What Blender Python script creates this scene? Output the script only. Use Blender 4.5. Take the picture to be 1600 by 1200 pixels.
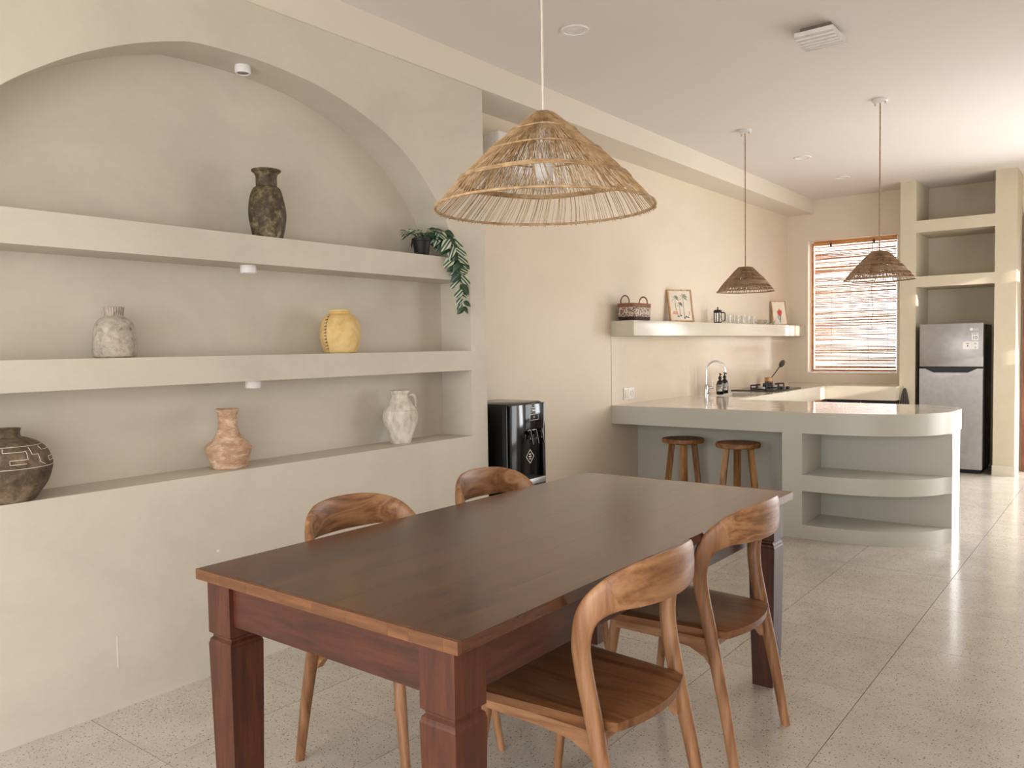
import bpy, bmesh, math, random
from mathutils import Vector, Matrix

# ------------------------------------------------------------------ scene reset
for o in list(bpy.data.objects):
    bpy.data.objects.remove(o, do_unlink=True)
scene = bpy.context.scene
COL = scene.collection
PI = math.pi
random.seed(7)

# ------------------------------------------------------------------ camera
F_PX, YAW, PITCH, ROLL = 1264.155, 37.7804, -2.6302, -0.9076
CAM = Vector((3.0065, 0.0, 1.3366))
def make_camera():
    y, p, r = (math.radians(a) for a in (YAW, PITCH, ROLL))
    fwd = Vector((-math.sin(y)*math.cos(p), math.cos(y)*math.cos(p), math.sin(p)))
    right = Vector((math.cos(y), math.sin(y), 0)); up = right.cross(fwd)
    R = right*math.cos(r) + up*math.sin(r); U = -right*math.sin(r) + up*math.cos(r)
    cd = bpy.data.cameras.new('camera'); cam = bpy.data.objects.new('camera', cd); COL.objects.link(cam)
    cd.sensor_width = 36; cd.lens = F_PX/1600*36; cd.clip_start = 0.05; cd.clip_end = 200
    m = Matrix((R, U, -fwd)).transposed().to_4x4(); m.translation = CAM
    cam.matrix_world = m; scene.camera = cam
make_camera()

# ------------------------------------------------------------------ view, world, daylight
scene.view_settings.view_transform = 'Standard'
scene.view_settings.look = 'None'
scene.view_settings.gamma = 1.0
scene.view_settings.use_curve_mapping = False
scene.view_settings.exposure = 0.1
world = bpy.data.worlds.new('World'); scene.world = world; world.use_nodes = True
bg = world.node_tree.nodes['Background']
bg.inputs['Color'].default_value = (0.86, 0.93, 1.0, 1); bg.inputs['Strength'].default_value = 1.2

def area(name, loc, direction, sx, sy, power, color):
    ld = bpy.data.lights.new(name, 'AREA'); ld.shape = 'RECTANGLE'; ld.size = sx; ld.size_y = sy
    ld.energy = power; ld.color = color
    o = bpy.data.objects.new(name, ld); COL.objects.link(o); o.location = loc
    o.rotation_euler = Vector(direction).to_track_quat('-Z', 'Y').to_euler()
    return o
RX = 4.0            # right wall plane
FY = -2.4           # wall behind the camera
area('daylight_terrace', (1.9, FY+0.12, 1.24), (0, 1, -0.22), 3.4, 2.35, 118, (0.98, 0.98, 1.0))
area('daylight_side_window', (RX-0.25, -0.95, 1.35), (-1, 0, -0.4), 2.3, 2.1, 40, (0.99, 0.98, 1.0))
area('daylight_sliding_door', (RX-0.25, 7.0, 1.30), (-1, 0, -0.36), 1.75, 2.2, 58, (0.98, 0.98, 1.0))
area('daylight_back_door', (3.0, 9.40, 1.25), (0, -1, -0.30), 1.3, 2.2, 84, (0.96, 0.98, 1.0))
area('daylight_window', (0.43, 9.70, 1.74), (0, -1, 0), 0.9, 1.45, 22, (1.0, 0.97, 0.93))
sd = bpy.data.lights.new('sun', 'SUN'); sd.energy = 7.0; sd.angle = math.radians(0.6); sd.color = (1.0, 0.93, 0.82)
sun = bpy.data.objects.new('sun', sd); COL.objects.link(sun); sun.location = (8, 7, 5)
sun.rotation_euler = Vector((-1.0, 0.21, -0.225)).to_track_quat('-Z', 'Y').to_euler()

# ------------------------------------------------------------------ material helpers
def lin(c):
    c = c/255.0
    return c/12.92 if c <= 0.04045 else ((c+0.055)/1.055)**2.4
def rgb(r, g, b): return (lin(r), lin(g), lin(b), 1)

class NT:
    def __init__(s, name):
        s.m = bpy.data.materials.new(name); s.m.use_nodes = True; s.t = s.m.node_tree
        s.b = s.t.nodes['Principled BSDF']; s.out = s.t.nodes['Material Output']
    def n(s, kind, **kw):
        nd = s.t.nodes.new('ShaderNode'+kind)
        for k, v in kw.items(): setattr(nd, k, v)
        return nd
    def l(s, a, b): s.t.links.new(a, b)
    def coord(s, scale=(1, 1, 1), kind='Object'):
        tc = s.n('TexCoord'); mp = s.n('Mapping'); mp.inputs['Scale'].default_value = scale
        s.l(tc.outputs[kind], mp.inputs['Vector']); return mp.outputs['Vector']
    def noise(s, vec, scale, detail=4, rough=0.55, dist=0.0):
        nd = s.n('TexNoise'); nd.inputs['Scale'].default_value = scale; nd.inputs['Detail'].default_value = detail
        nd.inputs['Roughness'].default_value = rough; nd.inputs['Distortion'].default_value = dist
        s.l(vec, nd.inputs['Vector']); return nd.outputs['Fac']
    def ramp(s, fac, stops):
        r = s.n('ValToRGB'); e = r.color_ramp.elements
        while len(e) < len(stops): e.new(0.5)
        for el, (p, c) in zip(e, stops): el.position = p; el.color = c
        s.l(fac, r.inputs['Fac']); return r.outputs['Color']
    def mix(s, fac, a, b, mode='MIX'):
        m = s.n('MixRGB', blend_type=mode)
        for sock, v in ((m.inputs['Fac'], fac), (m.inputs['Color1'], a), (m.inputs['Color2'], b)):
            if hasattr(v, 'is_linked'): s.l(v, sock)
            else: sock.default_value = v
        return m.outputs['Color']
    def bump(s, fac, strength, dist=0.01):
        b = s.n('Bump'); b.inputs['Strength'].default_value = strength; b.inputs['Distance'].default_value = dist
        s.l(fac, b.inputs['Height']); s.l(b.outputs['Normal'], s.b.inputs['Normal'])
    def base(s, c):
        if hasattr(c, 'is_linked'): s.l(c, s.b.inputs['Base Color'])
        else: s.b.inputs['Base Color'].default_value = c
    def set(s, **kw):
        for k, v in kw.items(): s.b.inputs[k.replace('_', ' ')].default_value = v
        return s

def plain(name, c, rough=0.5, metal=0.0, **kw):
    m = NT(name); v = m.coord(); f = m.noise(v, 18, 3)
    c2 = tuple(x*0.86 for x in c[:3])+(1,)
    m.base(m.ramp(f, [(0.3, c2), (0.7, c)])); m.set(Roughness=rough, Metallic=metal, **kw); return m.m

def plaster(name, c, rough=0.75, mottle=0.10, gloss_noise=0.0, scale=1.3):
    m = NT(name); v = m.coord((1, 1, 1.6))
    big = m.noise(v, scale, 6, 0.62, 0.6); fine = m.noise(v, 22, 5, 0.6)
    d = tuple(x*(1-mottle) for x in c[:3])+(1,); h = tuple(min(1, x*(1+mottle*0.7)) for x in c[:3])+(1,)
    col = m.ramp(big, [(0.30, d), (0.5, c), (0.72, h)])
    col = m.mix(0.12, col, m.ramp(fine, [(0.35, d), (0.65, h)]))
    m.base(col); m.set(Roughness=rough); m.bump(m.noise(v, 7, 6, 0.6), 0.14, 0.01)
    if gloss_noise:
        r = m.n('MapRange'); r.inputs['To Min'].default_value = rough-gloss_noise; r.inputs['To Max'].default_value = rough+gloss_noise
        m.l(big, r.inputs['Value']); m.l(r.outputs['Result'], m.b.inputs['Roughness'])
    return m.m

def wood(name, dark, mid, light, axis, rough=0.4, ring=5.0, coat=0.0, amount=1.0):
    m = NT(name); sc = [9.0, 9.0, 9.0]; sc['xyz'.index(axis)] = 0.9
    tc = m.n('TexCoord'); oi = m.n('ObjectInfo'); add = m.n('VectorMath', operation='ADD'); ml = m.n('VectorMath', operation='SCALE')
    cmb = m.n('CombineXYZ')
    for k in 'XYZ': m.l(oi.outputs['Random'], cmb.inputs[k])
    m.l(cmb.outputs[0], ml.inputs[0]); ml.inputs['Scale'].default_value = 7.0
    m.l(tc.outputs['Object'], add.inputs[0]); m.l(ml.outputs[0], add.inputs[1])
    mp = m.n('Mapping'); mp.inputs['Scale'].default_value = sc; m.l(add.outputs[0], mp.inputs['Vector'])
    v = mp.outputs['Vector']
    w = m.noise(v, 0.9, 3, 0.5, 1.2)
    rg = m.n('Math', operation='MULTIPLY'); m.l(w, rg.inputs[0]); rg.inputs[1].default_value = ring*2
    fr = m.n('Math', operation='PINGPONG'); m.l(rg.outputs[0], fr.inputs[0]); fr.inputs[1].default_value = 1.0
    fine = m.noise(v, 7.0, 5, 0.7)
    mx = m.n('Math', operation='MULTIPLY_ADD'); m.l(fr.outputs[0], mx.inputs[0]); mx.inputs[1].default_value = 0.45*amount; m.l(fine, mx.inputs[2])
    col = m.ramp(mx.outputs[0], [(0.35, dark), (0.62, mid), (0.95, light)])
    m.base(col); m.set(Roughness=rough, Coat_Weight=coat, Coat_Roughness=0.25); m.bump(fine, 0.06, 0.004); return m.m

def mottled(name, stops, scale=14, rough=0.85, bump=0.5, stretch=(1, 1, 1), detail=8):
    m = NT(name); v = m.coord(stretch); f = m.noise(v, scale, detail, 0.68, 0.3)
    m.base(m.ramp(f, stops)); m.set(Roughness=rough); m.bump(f, bump, 0.006); return m.m

M = {}
M['wall'] = plaster('plaster_niche', rgb(204, 196, 180), 0.7, 0.12)
M['niche'] = M['wall']
M['kwall'] = plaster('plaster_kitchen', rgb(222, 208, 188), 0.65, 0.04)
M['splash'] = plaster('polished_backsplash', rgb(217, 202, 181), 0.16, 0.06, 0.05, 2.5)
M['ceil'] = plaster('ceiling_paint', rgb(224, 217, 211), 0.85, 0.015)
M['beam'] = plaster('beam_paint', rgb(222, 212, 197), 0.8, 0.02)
M['tower'] = plaster('plaster_alcove', rgb(202, 191, 168), 0.7, 0.06)
M['bar'] = plaster('polished_cement', rgb(196, 194, 183), 0.28, 0.015, 0.015, 1.5)
M['top'] = plaster('polished_countertop', rgb(212, 203, 186), 0.07, 0.04, 0.02, 2.0)
M['kshelf'] = plaster('polished_shelf', rgb(208, 199, 181), 0.2, 0.05, 0.05, 3.0)
M['white'] = plain('white_plastic', rgb(235, 232, 228), 0.4)
M['cordw'] = plain('white_cord', rgb(225, 215, 200), 0.6)
M['black'] = plain('black_gloss', rgb(14, 14, 15), 0.12)
M['blackm'] = plain('black_matte', rgb(18, 18, 18), 0.55)
M['chrome'] = plain('chrome', rgb(215, 215, 215), 0.12, 1.0)
M['steel'] = plain('brushed_steel', rgb(172, 169, 168), 0.36, 0.6)
M['fside'] = plain('fridge_side', rgb(70, 68, 64), 0.45, 0.2)
M['grout'] = plain('grout', rgb(128, 118, 104), 0.9)
M['table_top'] = wood('table_top_wood', rgb(54, 27, 14), rgb(77, 41, 22), rgb(98, 56, 31), 'y', 0.2, 2.5, 0.0, 0.6)
M['table_top'].node_tree.nodes['Principled BSDF'].inputs['Specular IOR Level'].default_value = 0.85
M['table_end'] = wood('table_edge_wood', rgb(84, 50, 28), rgb(106, 66, 38), rgb(128, 84, 50), 'x', 0.4, 2)
M['table_x'] = wood('table_apron_wood', rgb(46, 21, 12), rgb(68, 32, 19), rgb(90, 46, 28), 'x', 0.42, 2.5, 0.0, 0.6)
M['table_y'] = wood('table_rail_wood', rgb(46, 21, 12), rgb(68, 32, 19), rgb(90, 46, 28), 'y', 0.42, 2.5, 0.0, 0.6)
M['table_leg'] = wood('table_leg_wood', rgb(48, 22, 11), rgb(73, 35, 19), rgb(98, 51, 29), 'z', 0.42, 2.5, 0.0, 0.6)
CD, CM, CL = rgb(108, 72, 45), rgb(142, 98, 64), rgb(170, 126, 88)
M['chair_z'] = wood('chair_leg_wood', CD, CM, CL, 'z', 0.42, 3.5)
M['chair_x'] = wood('chair_back_wood', CD, CM, CL, 'x', 0.42, 5)
M['chair_rail'] = wood('chair_rail_wood', CD, CM, CL, 'y', 0.42, 4)
M['chair_seat_shaded'] = wood('chair_seat_shaded_wood', rgb(84, 52, 30), rgb(110, 70, 42), rgb(134, 90, 56), 'y', 0.36, 3)  # shade on the seats painted in as a darker chair wood
M['stool'] = wood('stool_wood', rgb(104, 68, 36), rgb(142, 98, 56), rgb(172, 126, 78), 'z', 0.5, 4)
M['stool_top'] = wood('stool_top_wood', rgb(88, 56, 28), rgb(122, 82, 46), rgb(150, 106, 62), 'x', 0.5, 4)
M['cabinet'] = wood('cabinet_wood', rgb(96, 50, 26), rgb(132, 74, 42), rgb(156, 92, 54), 'y', 0.4, 4)
M['doorwood'] = wood('door_frame_wood', rgb(94, 50, 34), rgb(126, 70, 50), rgb(150, 90, 66), 'z', 0.5, 4)
M['frame'] = wood('picture_frame_wood', rgb(150, 106, 62), rgb(186, 142, 94), rgb(212, 172, 122), 'z', 0.5, 4)
M['winwood'] = wood('window_frame_wood', rgb(140, 84, 40), rgb(186, 122, 66), rgb(214, 156, 96), 'x', 0.5, 4)
M['rattan'] = mottled('rattan_pale', [(0.3, rgb(134, 104, 70)), (0.5, rgb(178, 147, 108)), (0.75, rgb(212, 184, 144))], 30, 0.6, 0.1)
M['rattan_d'] = mottled('rattan_brown', [(0.3, rgb(118, 92, 68)), (0.5, rgb(156, 126, 96)), (0.75, rgb(186, 156, 124))], 30, 0.6, 0.1)

def terrazzo():
    m = NT('terrazzo'); oi = m.n('ObjectInfo'); tc = m.n('TexCoord')
    ad = m.n('VectorMath', operation='ADD'); cm = m.n('CombineXYZ'); ml = m.n('Math', operation='MULTIPLY'); ml.inputs[1].default_value = 13.0
    m.l(oi.outputs['Random'], ml.inputs[0]); m.l(ml.outputs[0], cm.inputs['X']); m.l(ml.outputs[0], cm.inputs['Y'])
    m.l(tc.outputs['Object'], ad.inputs[0]); m.l(cm.outputs[0], ad.inputs[1]); v = ad.outputs[0]
    base = m.ramp(m.noise(v, 5, 5, 0.6), [(0.3, rgb(189, 180, 167)), (0.7, rgb(204, 196, 184))])
    col = base
    for sc, th, c, f in ((120, 0.16, rgb(118, 106, 90), 0.75), (80, 0.14, rgb(96, 82, 66), 0.85), (105, 0.2, rgb(222, 216, 206), 0.5), (60, 0.09, rgb(150, 132, 108), 0.6)):
        vo = m.n('TexVoronoi'); vo.inputs['Scale'].default_value = sc; m.l(v, vo.inputs['Vector'])
        lt = m.n('Math', operation='LESS_THAN'); m.l(vo.outputs['Distance'], lt.inputs[0]); lt.inputs[1].default_value = th*1.6
        sep = m.n('SeparateColor'); m.l(vo.outputs['Color'], sep.inputs[0])
        g = m.n('Math', operation='LESS_THAN'); m.l(sep.outputs[0], g.inputs[0]); g.inputs[1].default_value = 0.42
        mu = m.n('Math', operation='MULTIPLY'); m.l(lt.outputs[0], mu.inputs[0]); m.l(g.outputs[0], mu.inputs[1])
        mf = m.n('Math', operation='MULTIPLY'); m.l(mu.outputs[0], mf.inputs[0]); mf.inputs[1].default_value = f
        col = m.mix(mf.outputs[0], col, c)
    tint = m.ramp(oi.outputs['Random'], [(0, (0.95, 0.95, 0.95, 1)), (1, (1.03, 1.02, 1.01, 1))])
    m.base(m.mix(1.0, col, tint, 'MULTIPLY')); m.set(Roughness=0.17)
    m.bump(m.noise(v, 14, 3), 0.04, 0.01); return m.m
M['tile'] = terrazzo()

def glass(name='clear_glass', c=(0.95, 0.97, 0.97, 1), rough=0.02):
    m = NT(name); m.base(c); m.set(Roughness=rough, Transmission_Weight=1.0, IOR=1.45); return m.m
M['glass'] = glass()
def bamboo():
    m = NT('bamboo_slats'); v = m.coord((2.2, 1, 105)); f = m.noise(v, 1.0, 4, 0.65, 0.4)
    col = m.ramp(f, [(0.25, rgb(112, 62, 30)), (0.42, rgb(186, 128, 82)), (0.55, rgb(226, 192, 156)), (0.75, rgb(240, 222, 198))])
    m.base(col); m.set(Roughness=0.6)
    tr = m.n('BsdfTranslucent'); m.l(col, tr.inputs['Color']); mx = m.n('MixShader'); mx.inputs['Fac'].default_value = 0.5
    m.l(m.b.outputs[0], mx.inputs[1]); m.l(tr.outputs[0], mx.inputs[2]); m.l(mx.outputs[0], m.out.inputs['Surface']); return m.m
M['bamboo'] = bamboo()
def leafmat():
    m = NT('variegated_leaf'); tc = m.n('TexCoord'); sp = m.n('SeparateXYZ'); m.l(tc.outputs['Object'], sp.inputs[0])
    ab = m.n('Math', operation='ABSOLUTE'); m.l(sp.outputs['X'], ab.inputs[0])
    nz = m.noise(m.coord((60, 14, 60)), 1.0, 2); ad = m.n('Math', operation='MULTIPLY_ADD'); m.l(nz, ad.inputs[0]); ad.inputs[1].default_value = 0.006; m.l(ab.outputs[0], ad.inputs[2])
    col = m.ramp(ad.outputs[0], [(0.0, rgb(204, 212, 188)), (0.0042, rgb(186, 198, 168)), (0.0060, rgb(30, 58, 36)), (0.0145, rgb(24, 50, 30)), (0.0165, rgb(188, 198, 172)), (0.03, rgb(196, 206, 180))])
    col2 = m.ramp(ad.outputs[0], [(0.0, rgb(150, 170, 138)), (0.003, rgb(40, 70, 46)), (0.03, rgb(28, 56, 34))])
    oi = m.n('ObjectInfo'); gt = m.n('Math', operation='GREATER_THAN'); m.l(oi.outputs['Random'], gt.inputs[0]); gt.inputs[1].default_value = 0.55
    m.base(m.mix(gt.outputs[0], col, col2)); m.set(Roughness=0.4); return m.m
M['leaf'] = leafmat()
M['stem'] = plain('stem_green', rgb(74, 92, 58), 0.6)

# ------------------------------------------------------------------ mesh helpers
def box(bm, x0, x1, y0, y1, z0, z1, bev=0.0, seg=2):
    vs = [bm.verts.new(p) for p in ((x0, y0, z0), (x1, y0, z0), (x1, y1, z0), (x0, y1, z0), (x0, y0, z1), (x1, y0, z1), (x1, y1, z1), (x0, y1, z1))]
    fs = [bm.faces.new([vs[i] for i in f]) for f in ((3, 2, 1, 0), (4, 5, 6, 7), (0, 1, 5, 4), (1, 2, 6, 5), (2, 3, 7, 6), (3, 0, 4, 7))]
    if bev:
        es = list({e for f in fs for e in f.edges})
        bmesh.ops.bevel(bm, geom=es, offset=bev, segments=seg, affect='EDGES', profile=0.5)
    return vs
def lathe(bm, prof, seg=32, c=(0, 0, 0), wob=None, cap0=True, cap1=False):
    rings = []
    for r, z in prof:
        ring = []
        for i in range(seg):
            a = 2*PI*i/seg; rr = r*(wob(a, z) if wob else 1)
            ring.append(bm.verts.new((c[0]+rr*math.cos(a), c[1]+rr*math.sin(a), c[2]+z)))
        rings.append(ring)
    for A, B in zip(rings, rings[1:]):
        for i in range(seg):
            j = (i+1) % seg; bm.faces.new((A[i], A[j], B[j], B[i]))
    if cap0: bm.faces.new(list(reversed(rings[0])))
    if cap1: bm.faces.new(rings[-1])
    return rings
def tube(bm, pts, rad, seg=8, caps=True, up=None):
    pts = [Vector(p) for p in pts]; n = len(pts); rings = []
    rf = rad if callable(rad) else (lambda t: rad)
    ref = Vector(up) if up else None
    prevN = None
    for i, p in enumerate(pts):
        T = (pts[min(i+1, n-1)]-pts[max(i-1, 0)]).normalized()
        if prevN is None:
            a = ref or (Vector((0, 0, 1)) if abs(T.z) < 0.9 else Vector((1, 0, 0)))
            N = (a - T*a.dot(T)).normalized()
        else:
            N = (prevN - T*prevN.dot(T)).normalized()
        prevN = N; B = T.cross(N); r = rf(i/(n-1))
        rings.append([bm.verts.new(p+N*(r*math.cos(2*PI*k/seg))+B*(r*math.sin(2*PI*k/seg))) for k in range(seg)])
    for A, B in zip(rings, rings[1:]):
        for i in range(seg):
            j = (i+1) % seg; bm.faces.new((A[i], A[j], B[j], B[i]))
    if caps: bm.faces.new(list(reversed(rings[0]))); bm.faces.new(rings[-1])
def prism(bm, outline, z0, z1, bev=0.0):
    """outline: list of (x,y) counter-clockwise"""
    a = [bm.verts.new((x, y, z0)) for x, y in outline]; b = [bm.verts.new((x, y, z1)) for x, y in outline]
    n = len(a); bm.faces.new(list(reversed(a))); bm.faces.new(b)
    for i in range(n): j = (i+1) % n; bm.faces.new((a[i], a[j], b[j], b[i]))
def torus(bm, R, r, z, seg=48, ms=6, c=(0, 0), wob=0.0):
    rings = []
    for i in range(seg):
        a = 2*PI*i/seg; ring = []
        for k in range(ms):
            b = 2*PI*k/ms; rr = R+r*math.cos(b)
            ring.append(bm.verts.new((c[0]+rr*math.cos(a), c[1]+rr*math.sin(a), z+r*math.sin(b)+wob*math.sin(5*a))))
        rings.append(ring)
    for i in range(seg):
        A, B = rings[i], rings[(i+1) % seg]
        for k in range(ms): j = (k+1) % ms; bm.faces.new((A[k], B[k], B[j], A[j]))
def catmull(pts, n=8):
    P = [Vector(p) for p in pts]; P = [P[0]*2-P[1]]+P+[P[-1]*2-P[-2]]; out = []
    for i in range(1, len(P)-2):
        for k in range(n):
            t = k/n; a, b, c, d = P[i-1:i+3]
            out.append(0.5*((2*b)+(c-a)*t+(2*a-5*b+4*c-d)*t*t+(3*b-a-3*c+d)*t**3))
    out.append(P[-2]); return out

def wloc(o):
    v = Vector((0, 0, 0))
    while o: v += o.location; o = o.parent
    return v
def mk(name, bm, mat, parent=None, world=True, smooth=False, auto=None):
    bmesh.ops.recalc_face_normals(bm, faces=bm.faces)
    me = bpy.data.meshes.new(name)
    if world and parent is not None:
        bmesh.ops.translate(bm, verts=bm.verts, vec=-wloc(parent))
    bm.to_mesh(me); bm.free()
    if mat is not None: me.materials.append(M[mat] if isinstance(mat, str) else mat)
    o = bpy.data.objects.new(name, me); COL.objects.link(o)
    if parent is not None: o.parent = parent
    if smooth:
        for p in me.polygons: p.use_smooth = True
        if smooth != 'all':
            me.set_sharp_from_angle(angle=math.radians(smooth if smooth is not True else 40))
    return o
def B(): return bmesh.new()
def bxo(name, mat, parent, *dims, bev=0.0, world=True):
    bm = B(); box(bm, *dims, bev=bev); return mk(name, bm, mat, parent, world, smooth=30 if bev else False)
def tag(o, label, cat, group=None):
    o['label'] = label; o['category'] = cat
    if group: o['group'] = group
    return o
def thing(name, label, cat, loc, rotz=0, group=None):
    o = bpy.data.objects.new(name, None); COL.objects.link(o); o.empty_display_size = 0.1
    o.location = loc; o.rotation_euler = (0, 0, rotz); return tag(o, label, cat, group)
def struct(o): o['kind'] = 'structure'; return o
def copy_thing(root, loc, rotz, label):
    r = root.copy(); COL.objects.link(r); r.location = loc; r.rotation_euler = (0, 0, rotz); r['label'] = label
    for ch in list(root.children):
        c = ch.copy(); COL.objects.link(c); c.parent = r
        for g in ch.children:
            d = g.copy(); COL.objects.link(d); d.parent = c
    return r
def text(name, body, size, mat, parent, origin, xdir, ydir, ext=0.0006):
    """flat lettering as a mesh; xdir = reading direction, ydir = up direction, origin = centre"""
    cu = bpy.data.curves.new(name, 'FONT'); cu.body = body; cu.size = size; cu.extrude = ext; cu.align_x = 'CENTER'; cu.align_y = 'CENTER'
    tmp = bpy.data.objects.new('tmp', cu); COL.objects.link(tmp); dg = bpy.context.evaluated_depsgraph_get(); dg.update()
    me = bpy.data.meshes.new_from_object(tmp.evaluated_get(dg)); bpy.data.objects.remove(tmp, do_unlink=True)
    me.name = name; me.materials.clear(); me.materials.append(M[mat])
    o = bpy.data.objects.new(name, me); COL.objects.link(o); o.parent = parent
    x = Vector(xdir).normalized(); y = Vector(ydir).normalized(); z = x.cross(y)
    m = Matrix((x, y, z)).transposed().to_4x4(); m.translation = Vector(origin)-wloc(parent); o.matrix_local = m
    return o

# ------------------------------------------------------------------ dimensions
DN, YN, YP = 0.226, 3.504, 3.64                   # niche depth, niche right side, end of the thick wall
ZL, ZM1, ZM2, ZT1, ZT2 = 0.832, 1.2075, 1.3185, 1.7105, 1.8325
DW, D, ZC, BZ, BX = 0.2816, 9.587, 2.972, 2.811, 0.015
YB, ZB1, ZB2 = 5.52, 0.719, 0.863
NL = 0.74                                          # niche left side

# ------------------------------------------------------------------ floor with single terrazzo tiles
floor = struct(bxo('floor', 'grout', None, -0.45, RX+0.2, FY-0.2, 9.9, -0.12, -0.004))
TX, TY, X0, Y0 = 0.57, 0.618, 2.2, 1.335
xs = [X0+TX*k for k in range(-5, 5)]; ys = [Y0+TY*k for k in range(-7, 15)]
cache = {}
for x in xs:
    for y in ys:
        x0, x1, y0, y1 = max(x, -0.28)+0.0016, min(x+TX, RX)-0.0016, max(y, FY)+0.0016, min(y+TY, 9.75)-0.0016
        if x1-x0 < 0.02 or y1-y0 < 0.02: continue
        key = (round(x1-x0, 3), round(y1-y0, 3))
        if key not in cache:
            bm = B(); w, h = key; box(bm, -w/2, w/2, -h/2, h/2, -0.010, 0.0); o = mk('tile', bm, 'tile', floor, False); cache[key] = o.data
        else:
            o = bpy.data.objects.new('tile', cache[key]); COL.objects.link(o); o.parent = floor
        o.location = ((x0+x1)/2, (y0+y1)/2, 0)

# ------------------------------------------------------------------ ceiling, beam, outer walls
struct(bxo('ceiling', 'ceil', None, -0.45, RX+0.2, FY-0.2, 9.95, ZC, ZC+0.12))
struct(bxo('trim_1', 'beam', None, -DW, BX, FY, D, BZ, ZC))
bm = B(); box(bm, -DW-0.15, -DW, YP-0.3, D+0.15, 0, ZC); wk = struct(mk('wall_kitchen', bm, 'kwall'))
bxo('backsplash', 'splash', wk, -DW, -DW+0.004, YB+0.002, D, ZB2, 1.405)
# wall behind the camera, with a wide terrace opening
bm = B()
for d in ((-0.45, 0.15, 0, ZC), (3.65, RX, 0, ZC), (0.15, 3.65, 2.5, ZC)):
    box(bm, d[0], d[1], FY-0.15, FY, d[2], d[3])
struct(mk('wall_front', bm, 'kwall'))
# right wall: side window and sliding door openings, slots added to shape the sun
bm = B()
for y0, y1, z0 in ((FY, -2.15, 0), (-2.15, 0.25, 2.5), (0.25, 6.1, 0), (6.1, 7.9, 2.5), (7.9, 8.02, 0), (9.0, 9.95, 0)):
    box(bm, RX, RX+0.15, y0, y1, z0, ZC)
for z0, z1 in ((0, 1.53), (1.70, 2.33), (2.47, ZC)):
    box(bm, RX, RX+0.15, 8.02, 9.0, z0, z1)
struct(mk('wall_right', bm, 'kwall'))
w2 = bpy.data.objects.new('sun_slots', None); COL.objects.link(w2); w2.location = (RX, 8.5, 1.53); struct(w2)  # slots and bars added out of view to shape the sun patches
for k in range(5):
    for z0, z1 in ((1.53, 1.70), (2.33, 2.47)): bxo('slot_bar', 'white', w2, RX+0.06, RX+0.09, 8.16+k*0.17, 8.19+k*0.17, z0, z1)
# unseen wall added outside to keep the low sun off the sliding door
struct(bxo('wall_sun_block', 'kwall', None, 6.2, 6.35, -3, 7.47, -0.1, 3.6))
gm = plain('paving', rgb(176, 168, 152), 0.9)
bm = B(); box(bm, -30, 30, -30, 40, -0.3, -0.13); struct(mk('ground', bm, gm))
# back wall with window and back door
WX0, WX1, WZ0, WZ1 = -0.05, 0.912, 0.975, 2.505
bm = B()
for x0, x1, z0, z1 in ((-DW, WX0, 0, ZC), (WX0, WX1, 0, WZ0), (WX0, WX1, WZ1, ZC), (WX1, 1.036, 0, ZC), (2.067, 2.12, 0, ZC), (2.12, 3.75, 2.56, ZC), (3.75, RX, 0, ZC)):
    box(bm, x0, x1, D, D+0.16, z0, z1)
struct(mk('wall_back', bm, 'kwall'))

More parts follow.
